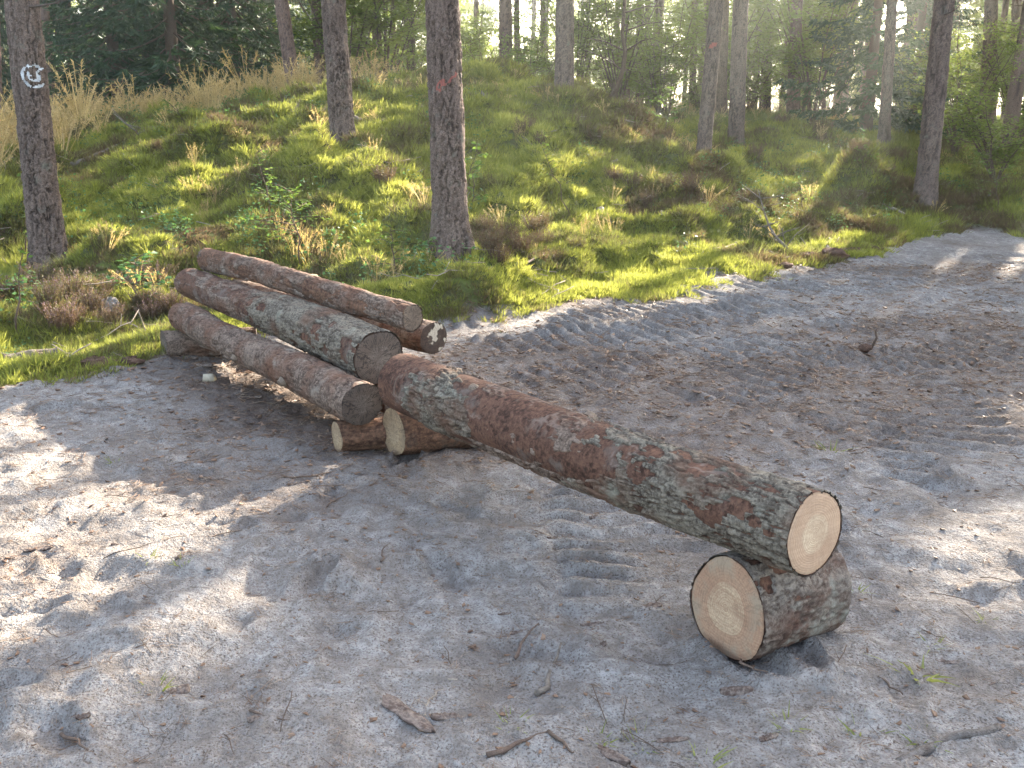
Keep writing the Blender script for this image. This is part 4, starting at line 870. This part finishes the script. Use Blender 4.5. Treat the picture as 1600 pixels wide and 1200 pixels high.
# small bilberry-like leafy sprigs
def sprig(seed):
    r = np.random.default_rng(seed); n = 26; p = r.normal(0, .055, (n, 3)); p[:, 2] = r.uniform(.04, .2, n); v, f = leaves(p, r.normal(size=(n, 3))*[1, 1, .4], r.uniform(.022, .04, n), r.uniform(.014, .024, n), r, .6); return mesh_np('sprig', v, f, smooth=False)
spC = proto_coll('leafy_sprig', [sprig(680+k) for k in range(4)], M['bilberry'])
P, r = on_mound(5200, (-12, 18), (6, 24), 681, lambda x, y, sd, r: (sd < -.25) & (fbm(x*1.1, y*1.1, 102, 3)+r.normal(0, .1, len(x)) > .17)); n = len(P); sc = r.uniform(.7, 1.6, n)
scatter('leafy_ground_cover', spC, P, np.stack([np.zeros(n)]*2+[r.uniform(0, 6.28, n)], 1), np.stack([sc]*3, 1), r.integers(0, 4, n), 'small leafy sprigs scattered over the moss')
# needle and bark crumbs on the sand
def crumb(seed, kind):
    r = np.random.default_rng(seed)
    if kind == 0:   # needles, a few crossing
        n = 5; a = r.uniform(0, 6.28, n); p = r.normal(0, .02, (n, 3))*[1, 1, .1]+[0, 0, .003]; mb = MB()
        for k in range(n): d = np.array([math.cos(a[k]), math.sin(a[k]), r.normal(0, .06)])*.028; mb.tube(np.array([p[k]-d, p[k]+d]), .0011, 3)
        return mb.mesh('needles')
    u = r.normal(size=(8, 3))*[.012, .007, .003]; import bmesh
    bm = bmesh.new(); [bm.verts.new(q+[0, 0, .003]) for q in u]; bmesh.ops.convex_hull(bm, input=bm.verts); me = bpy.data.meshes.new('crumb'); bm.to_mesh(me); bm.free(); return me
crC = proto_coll('litter_crumb', [crumb(700+k, k % 2) for k in range(8)], M['litter'])
r = np.random.default_rng(702); n = 190000; x = r.uniform(-5, 9, n); y = 1.3+r.uniform(0, 1, n)**1.6*10; sd = sand_sd(x, y); gi_ = np.clip(np.searchsorted(gxs, x), 0, nx-1); gj_ = np.clip(np.searchsorted(gys, y), 0, ny-1)
k = (sd > -.1) & (r.uniform(size=n) < np.where(y < 4, .20, .22)+.4*litm[gj_, gi_]) & (np.abs(x/y) < .75); x, y = x[k], y[k]; n = len(x); P = np.stack([x, y, height(x, y)+.001], 1); sc = r.uniform(.15, 1, n)**2*.95+.15; sc *= np.clip(y/4, .75, 1.6)
scatter('needle_litter', crC, P, np.stack([r.normal(0, .2, n), r.normal(0, .2, n), r.uniform(0, 6.28, n)], 1), np.stack([sc]*3, 1), r.integers(0, 8, n), 'brown needles and bark crumbs strewn over the sand')
print('crumbs', n)

twC = proto_coll('sand_twig', [sl_twig(710+k) for k in range(5)], M['twig'])
r = np.random.default_rng(711); n = 1500; x = r.uniform(-4, 7, n); y = 1.4+r.uniform(0, 1, n)**1.5*8; sd = sand_sd(x, y); k = (sd > 0) & (np.abs(x/y) < .72) & (fbm(x*1.4, y*1.4, 105, 3)+r.normal(0, .15, n) > .02); x, y = x[k], y[k]; n = len(x); sc = r.uniform(.12, .6, n)
scatter('sand_twigs', twC, np.stack([x, y, height(x, y)+.002], 1), np.stack([r.normal(0, .1, n), r.normal(0, .12, n), r.uniform(0, 6.28, n)], 1), np.stack([sc, sc, sc], 1), r.integers(0, 5, n), 'small dark twigs scattered over the sand')
# ------------------------------------------------------------------ heather bushes
def heather_proto(seed, n=70):
    r = np.random.default_rng(seed); mb = MB(); P, Dv, PB, DB = [], [], [], []
    for k in range(n):
        a = r.uniform(0, 6.28); L = r.uniform(.22, .42); ln = r.uniform(.1, .8); d = np.array([math.cos(a)*ln, math.sin(a)*ln, 1.]); d /= np.linalg.norm(d); b0 = np.array([math.cos(a), math.sin(a), 0])*r.uniform(0, .14)
        e = b0+d*L; mb.tube(np.array([b0-[0, 0, .03], b0+d*L*.5+r.normal(0, .01, 3), e]), np.array([.004, .003, .0015]), 3)
        m = 26; u = r.uniform(.3, 1., m)[:, None]; P.append(b0+(e-b0)*u+r.normal(0, .014, (m, 3))); Dv.append(np.repeat(d[None], m, 0)+r.normal(0, .5, (m, 3)))
        if r.uniform() < .6: m = 9; u = r.uniform(.72, 1.05, m)[:, None]; PB.append(b0+(e-b0)*u+r.normal(0, .007, (m, 3))); DB.append(r.normal(0, 1, (m, 3)))
    v, f = blades(np.vstack(P), np.vstack(Dv), .035, .009, r); v2, f2 = leaves(np.vstack(PB), np.vstack(DB), .016, .012, r)
    return mb.mesh('heather_stem'), mesh_np('heather_sprays', v, f, smooth=False), mesh_np('heather_bloom', v2, f2, smooth=False)
HEA = [heather_proto(720), heather_proto(721, 50), heather_proto(722, 90)]
for a, b, c in HEA: a.materials.append(M['twig']); b.materials.append(M['heather']); c.materials.append(M['heather_bloom'])
def heather(px, py, k, s, lab, grp, bloom=True):
    p = hit(px, py); root = empty('heather_bush', p, lab, 'heather', grp); root.scale = (s, s, s); root.rotation_euler = (0, 0, rng.uniform(0, 6.28))
    obj('stem', HEA[k][0], None, root); tag(obj('foliage', HEA[k][1], None, root), kind='stuff')
    if bloom: tag(obj('blossom', HEA[k][2], None, root), kind='stuff')
for k, (px, py) in enumerate([(75, 480), (110, 470), (140, 490), (60, 450), (165, 465), (200, 455), (225, 480), (30, 465), (235, 505), (100, 520), (175, 510), (262, 490), (245, 450)]):
    heather(px, py, k % 3, rng.uniform(.4, .7), 'purple flowering heather left of the log stack', 'heather left of the stack')
for k, (px, py) in enumerate([(765, 395), (790, 380), (760, 365), (815, 400), (850, 385), (780, 415), (900, 395), (870, 415), (840, 365)]):
    heather(px, py, k % 3, rng.uniform(.4, .7), 'red brown heather right of the pine with red slashes', 'brown heather beside the near pine', False)
for k, (px, py) in enumerate([(985, 300), (1040, 300), (960, 285), (1010, 325), (1080, 300), (1220, 200), (1290, 210), (1180, 250), (1340, 240), (600, 290), (820, 215), (845, 228)]):
    heather(px, py, k % 3, rng.uniform(.5, .85), 'brown heather clump on the mossy slope', 'heather on the mound slopes', False)

# ------------------------------------------------------------------ saplings
def sapling(px, py, top_px, top_py, label, seed, nb=9, leaf=.055, flat=.75, mat='leaf', D_=None, spread=.35, nl=15, name='sapling', from_=.25, thick=.009):
    p = hit(px, py) if D_ is None else at_y(px, py, D_); p[2] = H1(p[0], p[1]); t_ = at_y(top_px, top_py, p[1]-.05); r = np.random.default_rng(seed); Ht = t_[2]-p[2]
    root = empty(name, p, label, 'sapling'); u = np.linspace(0, 1, 8); d = t_-p
    st = d*u[:, None]+r.normal(0, .018, (8, 3))*np.sin(u*3.14)[:, None]; st[0, 2] -= .05
    mb = MB(); mb.tube(st, thick*(1-.75*u), 6); PL, DL = [], []
    for k in range(nb):
        f = from_+(1-from_)*k/max(1, nb-1); c = np.array([np.interp(f, u, st[:, i]) for i in range(3)]); a = r.uniform(0, 6.28)+k*2.4; L = spread*(1.15-.6*f)*r.uniform(.6, 1.2)
        e = c+np.array([math.cos(a)*L, math.sin(a)*L, L*r.uniform(.0, .45)]); mid = (c+e)/2+[0, 0, .02]; mb.tube(np.array([c, mid, e]), np.array([.0045, .0035, .0015]), 4)
        m = nl; w_ = np.linspace(.2, 1.03, m)[:, None]; q = c+(e-c)*w_+r.normal(0, .018, (m, 3)); sgn = np.where(np.arange(m) % 2, 1, -1)[:, None]
        sd = np.array([-math.sin(a), math.cos(a), 0])*sgn; PL.append(q); DL.append((e-c)/L*.6+sd*.8+r.normal(0, .2, (m, 3)))
    P_, D2 = np.vstack(PL), np.vstack(DL); v, f = leaves(P_, D2, r.uniform(.7, 1.25, len(P_))*leaf, r.uniform(.5, .65, len(P_))*leaf, r, flat)
    obj('stem', mb.mesh('sapling_stem'), M['twig'], root); tag(obj('foliage', mesh_np('sapling_leaves', v, f, smooth=False), M[mat], root), kind='stuff'); return root
sapling(468, 420, 455, 300, 'young beech with flat leafy sprays behind the log stack', 801, 13, .060, .85, spread=.62, nl=20, from_=.35)
sapling(425, 330, 400, 240, 'thin sapling with sparse leaves above the stack', 802, 8, .055, .7, spread=.22, nl=10)
sapling(730, 300, 745, 232, 'leafy oak sapling right of the pine with red slashes', 803, 7, .085, .5, spread=.22, nl=8)
sapling(737, 330, 738, 270, 'low oak shoot at the right side of the near pine', 804, 5, .075, .5, spread=.2, nl=8)
sapling(895, 352, 840, 215, 'thin bare sapling with few pale leaves on the sunny slope', 805, 7, .05, .6, spread=.16, nl=6, from_=.55)
sapling(40, 400, 48, 262, 'rowan shoot with feathery leaves against the white marked pine', 806, 11, .06, .6, spread=.22, nl=14)
sapling(25, 525, 36, 392, 'thin sapling with yellow leaves at the left edge', 807, 5, .045, .6, spread=.1, nl=4, from_=.6)
sapling(215, 470, 210, 405, 'dark leafy bramble shoot left of the stack', 808, 10, .07, .6, spread=.28, nl=12, mat='bilberry', from_=.1)
sapling(620, 430, 610, 355, 'small leafy shoot behind the top stack log', 809, 9, .05, .6, spread=.25, nl=10)
sapling(680, 415, 668, 375, 'low leafy shoot left of the near pine foot', 810, 6, .05, .6, spread=.16, nl=9)
sapling(1040, 215, 1050, 120, 'pale leafy sapling in the sunlit gap', 811, 12, .07, .6, spread=.5, nl=14)
sapling(1355, 270, 1350, 230, 'yellow leaved shoot in front of the right hand spruce', 812, 6, .06, .6, spread=.2, nl=8)
sapling(1255, 335, 1248, 282, 'small pale shoot on the right moss slope', 813, 6, .05, .6, spread=.16, nl=7)
sapling(820, 150, 832, 60, 'layered light green beech sapling behind the mound top', 814, 16, .075, .85, D_=20, spread=.75, nl=20)
sapling(1560, 330, 1545, 235, 'leafy shoot at the right edge above the track', 815, 10, .06, .6, spread=.35, nl=12)
sapling(285, 185, 262, 160, 'low green seedling on the crest in dry grass', 816, 8, .05, .6, spread=.25, nl=12)

# ------------------------------------------------------------------ fallen branches, twigs, crooked sapling
def stick(pxs, r0, label, name='fallen_branch', mat='dead_wood', cat='branch', lift=.6, side=0, seed=0, group=None, taper=.7, tip=None, n=7):
    """pxs: photo pixels along the stick, laid on the ground"""
    rr = np.random.default_rng(seed+int(pxs[0][0])); base = np.array([hit(*p) for p in pxs]); base[:, 2] += r0*lift
    if tip: base[-1, 2] += tip
    u0 = np.linspace(0, 1, len(base)); u = np.linspace(0, 1, max(8, 4*len(base))); pts = np.stack([np.interp(u, u0, base[:, i]) for i in range(3)], 1)
    L = np.linalg.norm(base[-1]-base[0]); wn_ = rr.normal(0, .006+.012*L, (6, 3)); pts += np.stack([np.interp(u, np.linspace(0, 1, 6), wn_[:, i]) for i in range(3)], 1)*[1, 1, .35]; off = base[0].copy(); rad = r0*(1-taper*u)*(1+.05*rr.normal(size=len(u)))
    if side:
        root = empty(name, off, label, cat, group); mb = MB(); mb.tube(pts-off, rad, n); obj('stem', mb.mesh(name), M[mat], root)
        for k in range(side):
            f = rr.uniform(.2, .95); c = np.array([np.interp(f, u, pts[:, i]) for i in range(3)])-off; dv = rr.normal(size=3)*[1, 1, .5]; dv[2] = abs(dv[2]); dv /= np.linalg.norm(dv); l = L*rr.uniform(.15, .4)
            b = MB(); e = c+dv*l; b.tube(np.array([c, c+dv*l*.5+rr.normal(0, .02, 3), e]), r0*np.array([.4, .3, .1]), 5); b.tube(np.array([c+dv*l*.5, c+dv*l*.7+rr.normal(0, .25, 3)*l]), r0*np.array([.22, .08]), 4); obj('side_twig', b.mesh('side_twig'), M[mat], root)
        return root
    mb = MB(); mb.tube(pts-off, rad, n); o = obj(name, mb.mesh(name), M[mat]); o.location = off; return tag(o, label, cat, group)
stick([(125, 262), (185, 232), (243, 199)], .045, 'thick dark fallen branch on the left slope', side=5)
stick([(150, 268), (210, 245)], .025, 'thin dark branch lying below the thick one on the left slope')
stick([(255, 218), (318, 200)], .02, 'grey stick on the slope left of the grey barked pine')
stick([(305, 245), (330, 232)], .018, 'short pale stick halfway up the left slope', mat='pale_stick')
stick([(395, 205), (440, 165), (470, 185)], .022, 'tangled dead branch below the crest grass', side=6)
stick([(455, 175), (515, 195)], .02, 'dead branch pointing at the grey barked pine', side=3)
stick([(540, 182), (575, 198), (609, 190)], .05, 'stout broken branch at the foot of the grey barked pine', side=2)
stick([(605, 212), (660, 229)], .045, 'pale debarked branch stub between the two near pines', mat='pale_stick', taper=.4)
stick([(749, 152), (764, 162), (773, 180)], .03, 'curved dead branch on the mound top', tip=.0)
stick([(780, 180), (830, 200)], .016, 'thin dead branch on the shaded mound face')
stick([(870, 202), (910, 192), (935, 205)], .02, 'branched dead stick on the mound face', side=4)
stick([(945, 184), (998, 195)], .025, 'dead branch below the crooked sapling', mat='pale_stick')
stick([(1370, 318), (1410, 338), (1452, 352)], .035, 'grey fallen branch on the moss bank at the bend', mat='pale_stick')
stick([(1060, 384), (1112, 398)], .04, 'grey piece of branch on the moss bank below the slope', mat='pale_stick', taper=.4)
stick([(1120, 400), (1152, 382)], .014, 'pale thin stick on the moss bank', mat='pale_stick')
stick([(1035, 338), (1030, 360)], .02, 'short upright grey stub in the moss', mat='pale_stick', lift=3)
stick([(990, 345), (1020, 352), (1065, 345)], .016, 'thin forked branch in the sunlit moss', side=3, mat='pale_stick')
stick([(936, 332), (953, 356)], .06, 'bleached stump of wood in the sunlit moss', mat='pale_stick', taper=.3)
stick([(855, 400), (830, 412), (800, 428)], .02, 'brown twig below the red brown heather', mat='red_twig')
stick([(960, 400), (985, 392), (1010, 380)], .014, 'thin twig on the moss edge', mat='pale_stick')
stick([(1290, 398), (1297, 380)], .03, 'short root stub at the peaty edge of the track', mat='dead_wood', lift=2)
stick([(1320, 388), (1345, 372)], .016, 'small pale forked twig at the peaty edge', mat='pale_stick', side=2)
stick([(1325, 300), (1390, 285)], .02, 'dead twig on the moss beneath the leaning pine at the bend')
stick([(1540, 310), (1565, 285)], .02, 'thin branch leaning in the grass at the right edge', tip=.2)
# bare leaning branch on the right bank
b = hit(1244, 400); root = empty('bare_branch', b, 'bare bleached branch with many fine twigs rising from the right moss bank', 'branch')
bp = np.array([at_y(x, y, b[1]+.08*k) for k, (x, y) in enumerate([(1244, 401), (1228, 386), (1212, 370), (1201, 352), (1194, 330), (1188, 310), (1185, 296)])])-b
mb = MB(); mb.tube(bp, np.array([.022, .019, .016, .013, .010, .007, .004]), 7); obj('stem', mb.mesh('bare_stem'), M['dead_wood'], root)
for k in range(13):
    rr = np.random.default_rng(60+k); c = bp[1+k % 5]; dv = np.array([rr.choice([-.7, 1])*rr.uniform(.3, 1), rr.normal()*.5, rr.uniform(-.1, .7)])*rr.uniform(.15, .5); mb = MB()
    mb.tube(np.array([c, c+dv*.5+rr.normal(0, .02, 3), c+dv]), np.array([.008, .006, .002]), 5); mb.tube(np.array([c+dv*.5, c+dv*.8+rr.normal(0, .08, 3)]), np.array([.004, .0015]), 4); obj('side_twig', mb.mesh('side_twig'), M['dead_wood'], root)
# crooked dead sapling
b = at_y(932, 182, 18.); b[2] = H1(b[0], b[1]); root = empty('crooked_sapling', b, 'crooked dead sapling arching up right of the mound top pine', 'sapling')
cpx = np.array([at_y(x, y, 18.-.3*k) for k, (x, y) in enumerate([(932, 184), (945, 165), (963, 140), (973, 110), (977, 80), (972, 50), (975, 20), (978, -40)])])-b
mb = MB(); mb.tube(cpx, .055*(1-np.linspace(0, .6, 8)), 8); obj('stem', mb.mesh('crooked_stem'), M['twig'], root)
for k in range(7):
    rr = np.random.default_rng(30+k); c = cpx[3+k % 5]; dv = np.array([rr.choice([-1, 1])*rr.uniform(.5, 1), rr.normal()*.4, rr.uniform(.0, .5)])*rr.uniform(.5, 1.3); mb = MB(); mb.tube(np.array([c, c+dv*.5+[0, 0, .05], c+dv]), np.array([.014, .010, .004]), 5); obj('side_twig', mb.mesh('side_twig'), M['twig'], root)
# sand sticks
S = lambda pxs, r0, lab, **k: stick(pxs, r0*.72, lab, name='twig', cat='twig', **k)
S([(430, 751), (490, 748), (548, 728)], .008, 'long thin twig on the shaded sand below the stack', mat='twig')
S([(798, 1038), (818, 1015), (839, 985)], .009, 'brown twig with a bent tip in front of the long log', mat='red_twig')
S([(843, 1088), (855, 1060), (872, 1025)], .014, 'thicker grey twig right of the bent brown one', mat='dead_wood')
S([(770, 1192), (815, 1163), (862, 1150)], .011, 'twig at the bottom edge, left of a dark bark strip', mat='red_twig')
S([(664, 1122), (676, 1100), (696, 1078)], .006, 'pale straw twig in a small sunlit spot', mat='pale_stick')
S([(593, 884), (604, 870)], .007, 'short upright twig in the sunlit sand', mat='twig', tip=.04)
S([(862, 1150), (900, 1195)], .008, 'thin straight twig at the bottom edge', mat='twig')
S([(1370, 1062), (1412, 1090)], .007, 'thin twig in the sand right of the support block', mat='twig')
S([(510, 795), (545, 778)], .006, 'small twig on the shaded sand left of centre', mat='twig')
S([(390, 1118), (450, 1138)], .006, 'thin twig half buried in the near sand', mat='twig')
S([(1150, 1040), (1200, 1055)], .007, 'dark twig in front of the support block', mat='twig')
S([(700, 1075), (775, 1077)], .005, 'straight straw across the pressed sand', mat='pale_stick')
S([(90, 1160), (150, 1185)], .008, 'short twig in the near left corner', mat='twig')
S([(960, 640), (1010, 628)], .006, 'thin twig on the track behind the long log', mat='twig')
S([(1170, 770), (1210, 752)], .006, 'thin twig beside the fresh end of the long log', mat='twig')
p = hit(1358, 548); root = empty('uprooted_seedling', p, 'dark twig sticking up from a clod on the sand track', 'twig'); mb = MB(); e = at_y(1373, 510, p[1]-.03)-p
mb.tube(np.array([[0, 0, -.02], e*.5+[.02, 0, 0], e*.8+[-.01, 0, 0], e]), np.array([.011, .009, .008, .005]), 7); mb.tube(np.array([[0, 0, 0], [-.08, .02, .05]]), np.array([.012, .004]), 5); obj('stem', mb.mesh('seedling_stem'), M['twig'], root)
def clod(seed, sx, sy, sz, nu=18, nv=10, rough=.35):
    th, ph = np.meshgrid(np.arange(nu)*2*math.pi/nu, np.linspace(.02, math.pi-.02, nv)); R = 1+rough*fbm(th/(2*math.pi)*6, ph*2.2, seed, 3, 6)+rough*.6*fbm(th/(2*math.pi)*14, ph*5, seed+1, 2, 14)
    v = np.stack([np.cos(th)*np.sin(ph)*R*sx, np.sin(th)*np.sin(ph)*R*sy, np.cos(ph)*R*sz], -1).reshape(-1, 3); i = np.arange(nv-1)[:, None]*nu; j = np.arange(nu)[None]; k = (j+1) % nu
    return v, np.stack([i+j, i+nu+j, i+nu+k, i+k], -1).reshape(-1, 4)
v, f = clod(3, .055, .045, .03); obj('clod', mesh_np('clod', v+[-.03, 0, .01], f), M['peat'], root)
for k, (px, py, s, lab) in enumerate([(1265, 405, .16, 'dark peat clod at the moss edge below the bleached branch'), (1300, 405, .20, 'largest red brown peat clod at the track edge'), (1330, 398, .15, 'peat clod right of the largest one at the track edge'), (1225, 418, .10, 'small peat clod left of the bleached branch foot'), (1365, 392, .12, 'peat clod nearest the bend of the track'), (150, 572, .12, 'dark clod of soil at the mossy left edge of the sand'), (205, 568, .08, 'small dark clod beside the left support block')]):
    p = hit(px, py); v, f = clod(20+k, s, s*.7, s*.38, 26, 14, .5); o = obj('peat_clod', mesh_np('peat_clod', v, f), M['peat']); o.location = p+np.array([0, 0, s*.12]); tag(o, lab, 'clod', 'peat clods along the moss edge')
# stone, chip, grey wood slab
p = hit(172, 492); v, f = clod(41, .10, .08, .09, 30, 18, .25); o = obj('stone', mesh_np('stone', v, f), M['stone']); o.location = p+np.array([0, 0, .05]); tag(o, 'grey rounded stone among the heather left of the stack', 'stone')
p = hit(328, 597); rr = np.random.default_rng(3)
mb = MB(); v = np.array([[-.04, -.025, 0], [.035, -.03, 0], [.045, .02, 0], [-.025, .03, 0], [-.034, -.018, .05], [.028, -.024, .055], [.034, .012, .035], [-.02, .022, .04]]); mb.add(v, [[3, 2, 1, 0], [4, 5, 6, 7], [0, 1, 5, 4], [1, 2, 6, 5], [2, 3, 7, 6], [3, 0, 4, 7]])
o = obj('wood_chip', mb.mesh('wood_chip', smooth=False), M['chip']); o.location = p; tag(o, 'pale wood chip on dark sand left of the stack', 'wood chip')
p = hit(592, 640)
for k, (px, py, lab) in enumerate([(607, 640, 'pale splinter wedged between the lowest log and the support block')]):
    o = obj('wood_chip', mb.mesh('wood_splinter', smooth=False), M['chip']); q = at_z(px, py, .16); o.location = (q[0]+.02, q[1]+.05, .195); o.scale = (.6, .5, .5); tag(o, lab, 'wood chip')
slab = Log('weathered_slab', (at_z(8, 566, .05), .05), (at_z(90, 556, .05), .055), 'grey weathered piece of log in the moss at the left edge', 67, ds=.012, nt=60, body='log_grey', cuts=('cut_old_pale', 'cut_old_pale'), wob=.02, body_depth=.008, group=None)

# ------------------------------------------------------------------ bark flakes on the sand
def flake(px, py, L, W, rot, lab, seed, curl=.25, mat='flake', tilt=.05, th=.008, grp='bark flakes on the sand'):
    rr = np.random.default_rng(seed); nu, nv = 22, 10; u, v = np.meshgrid(np.linspace(-1, 1, nu), np.linspace(-1, 1, nv)); e = 1+.25*fbm(u*2+seed, v*0+seed, seed, 3)
    x = u*L/2*(1+.10*fbm(v*2, u*0+seed, seed+1, 3)*np.abs(u)); y = v*W/2*e*np.sqrt(np.clip(1.05-np.abs(u)**3.5, .04, 1)); z = curl*W*(v*v)*-1+curl*W*.6+.006*fbm(u*5, v*3, seed+2, 3)+curl*.25*W*u
    edge_ = np.maximum(np.abs(u), np.abs(v)); top = np.stack([x, y, z+th], -1).reshape(-1, 3); bot = np.stack([x*.97, y*.95, z-th*.2], -1).reshape(-1, 3); n = nu*nv
    i = np.arange(nv-1)[:, None]*nu; j = np.arange(nu-1)[None]; q = np.stack([i+j, i+j+1, i+nu+j+1, i+nu+j], -1).reshape(-1, 4); rim = list(range(nu))+[k*nu+nu-1 for k in range(1, nv)]+[(nv-1)*nu+k for k in range(nu-2, -1, -1)]+[k*nu for k in range(nv-2, 0, -1)]
    rq = np.array([[a, n+a, n+b_, b_] for a, b_ in zip(rim, rim[1:]+rim[:1])]); f1, f2, cid = voronoi(x/.03, y/.02, seed); at = {'cell': np.tile(cid.ravel(), 2), 'crk': np.concatenate([sstep(.15, .02, f2-f1).ravel()*.6, np.full(n, .7)])}
    o = obj('bark_flake', mesh_np('bark_flake', np.vstack([top, bot]), np.vstack([q, q[:, ::-1]+n, rq]), at), M[mat]); p = hit(px, py); o.location = p+np.array([0, 0, -.003+tilt*L*.2]); o.rotation_euler = (rr.normal(0, .08), tilt+rr.normal(0, .05), math.radians(rot)); return tag(o, lab, 'bark', grp)
FL = [(1017, 949, .10, .035, 10, 'thick bark flake left of the support block'), (862, 847, .06, .022, 5, 'reddish bark flake on the shaded sand below the long log'), (927, 811, .05, .025, 25, 'small red bark flake close under the long log'), (810, 997, .075, .022, 12, 'curled dark bark flake beside the bent twig'), (788, 968, .055, .012, 8, 'narrow red bark sliver above the curled flake'),
      (1150, 1092, .12, .06, -10, 'broad curved bark flake in front of the support block'), (60, 858, .13, .03, 18, 'brown bark strip on the sunlit sand at the left edge'), (675, 903, .035, .022, 80, 'small oval bark flake in the middle foreground'), (277, 1085, .09, .05, 30, 'dark mossy bark lump in the near left sand'), (285, 875, .07, .02, 12, 'thin bark strip in the sunlit band'),
      (925, 978, .10, .02, 6, 'dark bark strip between twig and support block'), (945, 1175, .20, .04, -42, 'long dark bark strip at the bottom edge'), (1050, 1170, .11, .02, 4, 'flat bark strip at the bottom right of centre'), (1480, 1035, .09, .02, -8, 'red bark sliver right of the support block'), (400, 1128, .06, .02, 5, 'small flake on the near left sand'),
      (1200, 1155, .07, .03, 20, 'bark flake near the bottom edge below the block'), (320, 572, .16, .05, -12, 'bark strip beside the left support block'), (400, 620, .12, .03, -30, 'bark strip in the shade under the lowest log'), (380, 720, .08, .03, 10, 'grey bark flake on the shaded sand below the stack'), (300, 560, .1, .03, 30, 'thin bark strip below the far end of the stack'), (150, 620, .10, .025, -15, 'dark bark flake on the shaded sand at the left'),
      (275, 655, .06, .025, 0, 'small bark flake left of the stack shadow'), (940, 1010, .05, .02, 40, 'tiny flake in front of the long log'), (130, 1120, .05, .02, 12, 'orange brown flake in the near left sand'), (180, 853, .05, .02, -20, 'reddish flake in the sunlit band at the left'), (1005, 790, .07, .02, -25, 'bark sliver under the middle of the long log'), (715, 620, .06, .02, -15, 'bark sliver on sand behind the long log far end')]
for k, a in enumerate(FL): flake(a[0], a[1], a[2]*.8, a[3]*.85, *a[4:], 500+k, curl=.12+.2*(k % 3)/2, th=.005, tilt=.0)
flake(628, 1122, .28, .045, -46, 'large sand dusted bark slab half buried in the foreground', 560, curl=.10, mat='flake', th=.007, tilt=-.02)
flake(695, 1128, .08, .022, 5, 'grey wood fragment beside the buried bark slab', 561, curl=.2)
# loose bark standing off the long log's top
# root ridge at the bottom right
S([(1405, 1192), (1450, 1180), (1510, 1165), (1560, 1148)], .020, 'sandy root ridge in the bottom right corner', mat='slab', taper=.3, lift=.2)
# ------------------------------------------------------------------ small green tufts on the sand
sm = [tuft(900+k, 14, .035, .05, .006, 1.1, 3) for k in range(3)]
for me in sm: me.materials.append(M['grass'])
for k, (px, py, s, lab) in enumerate([(232, 873, .9, 'small green tuft in the sunlit sand'), (285, 880, .8, 'yellowish tuft right of the sunlit green tuft'), (240, 1078, 1., 'flat green tuft beside the dark mossy lump'), (1432, 1047, 1.5, 'mossy tuft right of the support block'), (1345, 1155, 1.2, 'green tuft near the bottom right root ridge'), (1440, 1160, 1.2, 'green tuft left of the root ridge'), (1300, 705, 1.6, 'green tuft on the track behind the fresh log end'), (1230, 1135, 1., 'small tuft below the support block'), (1000, 1170, 1.1, 'small tuft at the bottom edge right of centre'), (1455, 1012, .9, 'yellow green tuft right of the block'), (935, 1160, .9, 'tuft beside the long dark bark strip'), (1100, 1190, 1.2, 'grass tuft at the bottom edge'), (1540, 975, .8, 'tuft in the sunlit sand at the right'), (800, 1130, .9, 'small tuft in the middle foreground'), (180, 725, .8, 'single green tuft on shaded sand at the left'), (1338, 922, .8, 'tuft right beside the support block far end')]):
    p = hit(px, py); o = obj('grass_tuft', sm[k % 3]); o.location = p; o.scale = (s, s, s); o.rotation_euler = (0, 0, k*1.3); tag(o, lab, 'grass tuft', 'tufts on the sand')

# ------------------------------------------------------------------ haze in the forest air
zt = 34.; hv = np.array([[x, y, z] for z in (-1.6, zt) for x, y in ((-230, -90), (230, -90), (230, 300), (-230, 300))], float)
hm = NT('haze'); vol = hm.n('ShaderNodeVolumePrincipled'); vol.inputs['Color'].default_value = (.93, 1., .96, 1); vol.inputs['Density'].default_value = .0023; vol.inputs['Anisotropy'].default_value = .78; hm.l(vol.outputs[0], hm.out.inputs['Volume'])
hz = obj('haze', mesh_np('haze', hv, np.array([[3, 2, 1, 0], [4, 5, 6, 7], [0, 1, 5, 4], [1, 2, 6, 5], [2, 3, 7, 6], [3, 0, 4, 7]]), smooth=False), hm.m); tag(hz, 'thin sunlit haze between the trees', kind='stuff')
